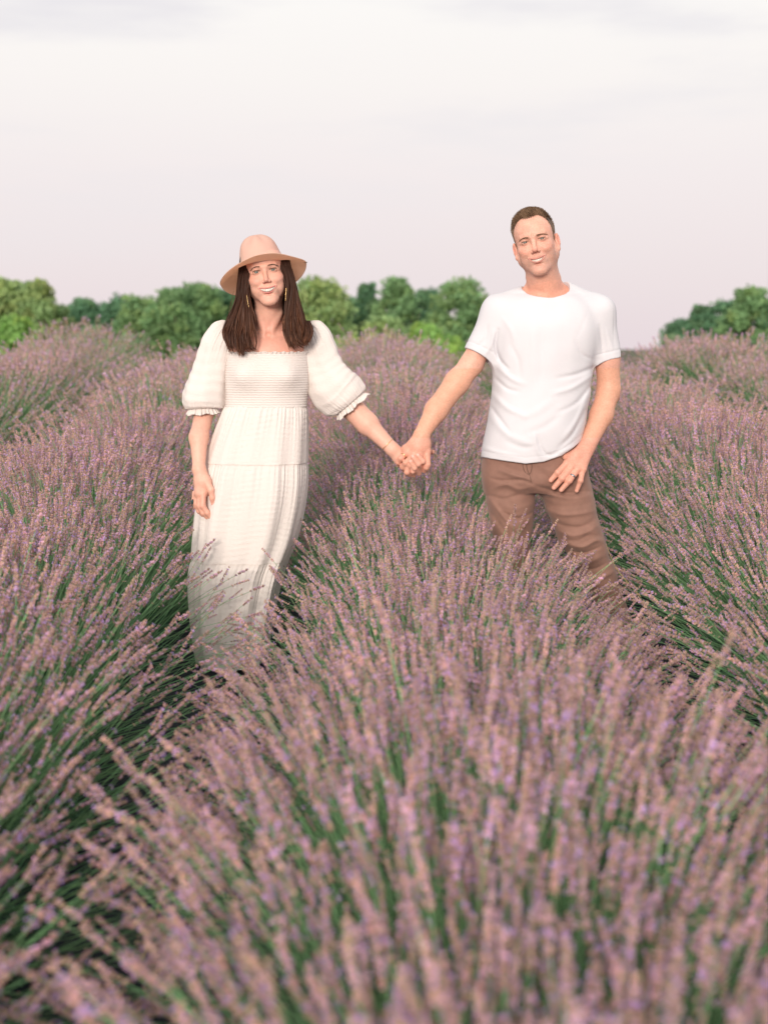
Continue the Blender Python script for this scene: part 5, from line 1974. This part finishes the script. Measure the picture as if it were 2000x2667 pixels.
# ------------------------------------------------------------------ trees beyond the field
def build_tree(x, Y, top_px, w_px, kind, label, name, cat, seed, group='trees and shrubs beyond the lavender field'):
    """x, top and width in photograph pixels at depth Y"""
    r = np.random.default_rng(seed)
    top = P(x, top_px, Y)
    zg = float(ground_z(0, Y)) - .05
    H = top[2] - zg
    W = w_px / F * Y * 1.5
    base = np.array([top[0], Y, zg])
    root = link(name, None, label=label, cat=cat, group=group)
    root.location = base
    shrub = kind in ('shrub', 'bright')
    green = {'mid': (0.215, 0.375, 0.175), 'dark': (0.135, 0.28, 0.16), 'light': (0.29, 0.43, 0.19), 'shrub': (0.26, 0.38, 0.22), 'bright': (0.26, 0.47, 0.14)}[kind]
    # trunk and limbs
    paths, rads = [], []
    th = H * (.28 if not shrub else .12)
    t = np.linspace(0, 1, 7)
    lean = r.normal(size=2) * .05 * H
    trunk = np.stack([lean[0] * t, lean[1] * t, t * H * .62], 1)
    paths.append(trunk)
    rads.append(np.linspace(.045 * H * .6, .012 * H, 7))
    nl = 7
    for i in range(nl):
        a = r.uniform(0, 2 * math.pi)
        s0 = trunk[2] * (1 - i / nl) + trunk[5] * (i / nl)
        e = s0 + np.array((math.cos(a) * W * .36, math.sin(a) * W * .3, H * r.uniform(.12, .3)))
        mid = (s0 + e) / 2 + np.array((0, 0, -.03 * H))
        pth = catmull(np.array([s0, mid, e]), 7)
        paths.append(pth)
        rads.append(np.linspace(.016 * H, .005 * H, 7))
    v, q = tubes(np.array(paths), np.array(rads), 6)
    link('trunk', mesh_np('trunk', v, q), mat_bark, root)
    # crown: leaf clumps spread through an uneven volume
    nc = int(120 + 34 * W / 3)
    cen, rad = [], []
    for i in range(nc):
        a = r.uniform(0, 2 * math.pi)
        hz = r.uniform(0, 1) ** .8
        lowz = .03 if not shrub else .05
        z = H * (lowz + (1 - lowz) * hz)
        prof = math.sin(math.pi * min(1, .22 + hz * .74)) ** .6 if not shrub else math.sqrt(max(.05, 1 - hz ** 2))
        rr_ = W * .46 * prof * math.sqrt(r.uniform(.1, 1))
        cen.append((rr_ * math.cos(a), rr_ * math.sin(a) * .9, z - H * .06))
        rad.append(r.uniform(.08, .18) * min(H, W) * (1.2 - .5 * hz))
    cen, rad = np.array(cen), np.array(rad)
    nlv = int(min(11500, 90 * nc))
    ci = r.integers(0, nc, nlv)
    d = r.normal(size=(nlv, 3))
    d /= np.linalg.norm(d, axis=1, keepdims=True)
    p = cen[ci] + d * (rad[ci] * r.uniform(.05, 1.6, nlv) ** .7)[:, None] * np.array((1, 1, .8))
    sz = r.uniform(.06, .12, nlv) * (H / 4.5) ** .5
    a = r.normal(size=(nlv, 3))
    a /= np.linalg.norm(a, axis=1, keepdims=True)
    b_ = np.cross(a, d + r.normal(size=(nlv, 3)) * .5)
    b_ /= np.linalg.norm(b_, axis=1, keepdims=True)
    quad = np.stack([p - a * sz[:, None], p + b_ * sz[:, None] * .6, p + a * sz[:, None], p - b_ * sz[:, None] * .6], 1)
    idx = np.arange(nlv * 4).reshape(-1, 4)
    c = np.array(green) * r.uniform(.8, 1.25, nlv)[:, None] * r.uniform(.85, 1.18, nc)[ci][:, None]
    c = c * (1 + np.array((.35, .1, -.1)) * (r.uniform(0, 1, nc) ** 3)[ci][:, None])
    link('crown', mesh_np('crown', quad.reshape(-1, 3), idx, False, np.repeat(c, 4, 0)), mat_leaf, root)


mat_bark = mat('bark', (0.10, 0.08, 0.06), .9, noise=(6, .3), bump=(20, .02))
mat_leaf = mat('tree_leaves', attr=True, rough=.6, spec=.3, trans=.42)
if 'trees' in BUILD:
    TREES = [
        (20, 47, 716, 120, 'light', 'tall pale green tree at the left edge of the view', 'tree', 'tree'),
        (92, 46, 722, 110, 'light', 'pale green loose tree second from the left edge, sky showing through it', 'tree', 'tree'),
        (150, 47, 788, 90, 'light', 'low pale green tree just left of the gap in the tree line', 'tree', 'tree'),
        (40, 38, 822, 150, 'bright', 'bright green bush at the foot of the leftmost trees', 'bush', 'bush'),
        (215, 56, 772, 100, 'dark', 'dark green tree just right of the gap in the tree line', 'tree', 'tree'),
        (290, 56, 762, 120, 'dark', 'dark flat-topped tree between the gap and the taller tree by the woman', 'tree', 'tree'),
        (365, 54, 762, 120, 'mid', 'mid green tree beside the taller one left of the woman', 'tree', 'tree'),
        (250, 42, 848, 130, 'shrub', 'grey-green shrub low under the dark flat-topped trees', 'bush', 'bush'),
        (350, 42, 866, 130, 'shrub', 'grey-green shrub closer to the woman, level with the lavender', 'bush', 'bush'),
        (448, 52, 742, 130, 'mid', 'mid green tree a little left of the woman\'s sleeve', 'tree', 'tree'),
        (512, 53, 728, 130, 'mid', 'tall mid green tree rising left of the straw hat', 'tree', 'tree'),
        (585, 55, 748, 130, 'dark', 'dark green tree behind the left brim of the hat', 'tree', 'tree'),
        (650, 55, 752, 140, 'mid', 'mid green tree hidden behind the woman\'s hair', 'tree', 'tree'),
        (735, 53, 738, 140, 'mid', 'mid green tree right behind the woman\'s left shoulder', 'tree', 'tree'),
        (835, 50, 716, 150, 'light', 'big rounded pale green tree right of the straw hat', 'tree', 'tree'),
        (925, 55, 770, 90, 'dark', 'low dark tree in the dip right of the big rounded tree', 'tree', 'tree'),
        (958, 53, 720, 56, 'dark', 'narrow pointed dark tree above the woman\'s outstretched arm', 'tree', 'tree'),
        (1035, 52, 716, 110, 'mid', 'tall mid green tree halfway between the couple', 'tree', 'tree'),
        (1110, 55, 748, 110, 'dark', 'dark green tree between two taller ones left of the man', 'tree', 'tree'),
        (1200, 51, 722, 150, 'mid', 'wide mid green tree beside the man\'s shoulder, sky holes in its top', 'tree', 'tree'),
        (1262, 54, 762, 90, 'mid', 'drooping mid green tree partly behind the man\'s sleeve', 'tree', 'tree'),
        (1000, 42, 815, 110, 'light', 'pale young tree in front of the dark ones between the couple', 'tree', 'tree'),
        (1110, 40, 838, 130, 'bright', 'bright green bush above the lavender left of the man', 'bush', 'bush'),
        (900, 40, 872, 110, 'bright', 'low bright green bush beside the woman\'s right-hand sleeve', 'bush', 'bush'),
        (1178, 38, 868, 90, 'bright', 'small bright bush close to the man\'s sleeve', 'bush', 'bush'),
        (1330, 57, 850, 90, 'dark', 'low dark tree just behind the man\'s chest', 'tree', 'tree'),
        (1778, 52, 828, 110, 'dark', 'lowest dark tree at the left end of the right-hand group', 'tree', 'tree'),
        (1832, 52, 786, 80, 'dark', 'dark tree with a pointed top in the right-hand group', 'tree', 'tree'),
        (1748, 50, 866, 60, 'shrub', 'small shrub tapering off the right-hand group of trees', 'bush', 'bush'),
        (1895, 51, 775, 100, 'dark', 'dark tree left of the tallest one at the right edge', 'tree', 'tree'),
        (1955, 50, 740, 130, 'mid', 'tallest dark green tree near the right edge of the view', 'tree', 'tree'),
        (2030, 50, 765, 140, 'dark', 'dark tree cut by the right edge of the view', 'tree', 'tree'),
    ]
    for i, a in enumerate(TREES):
        build_tree(*a, seed=100 + i)
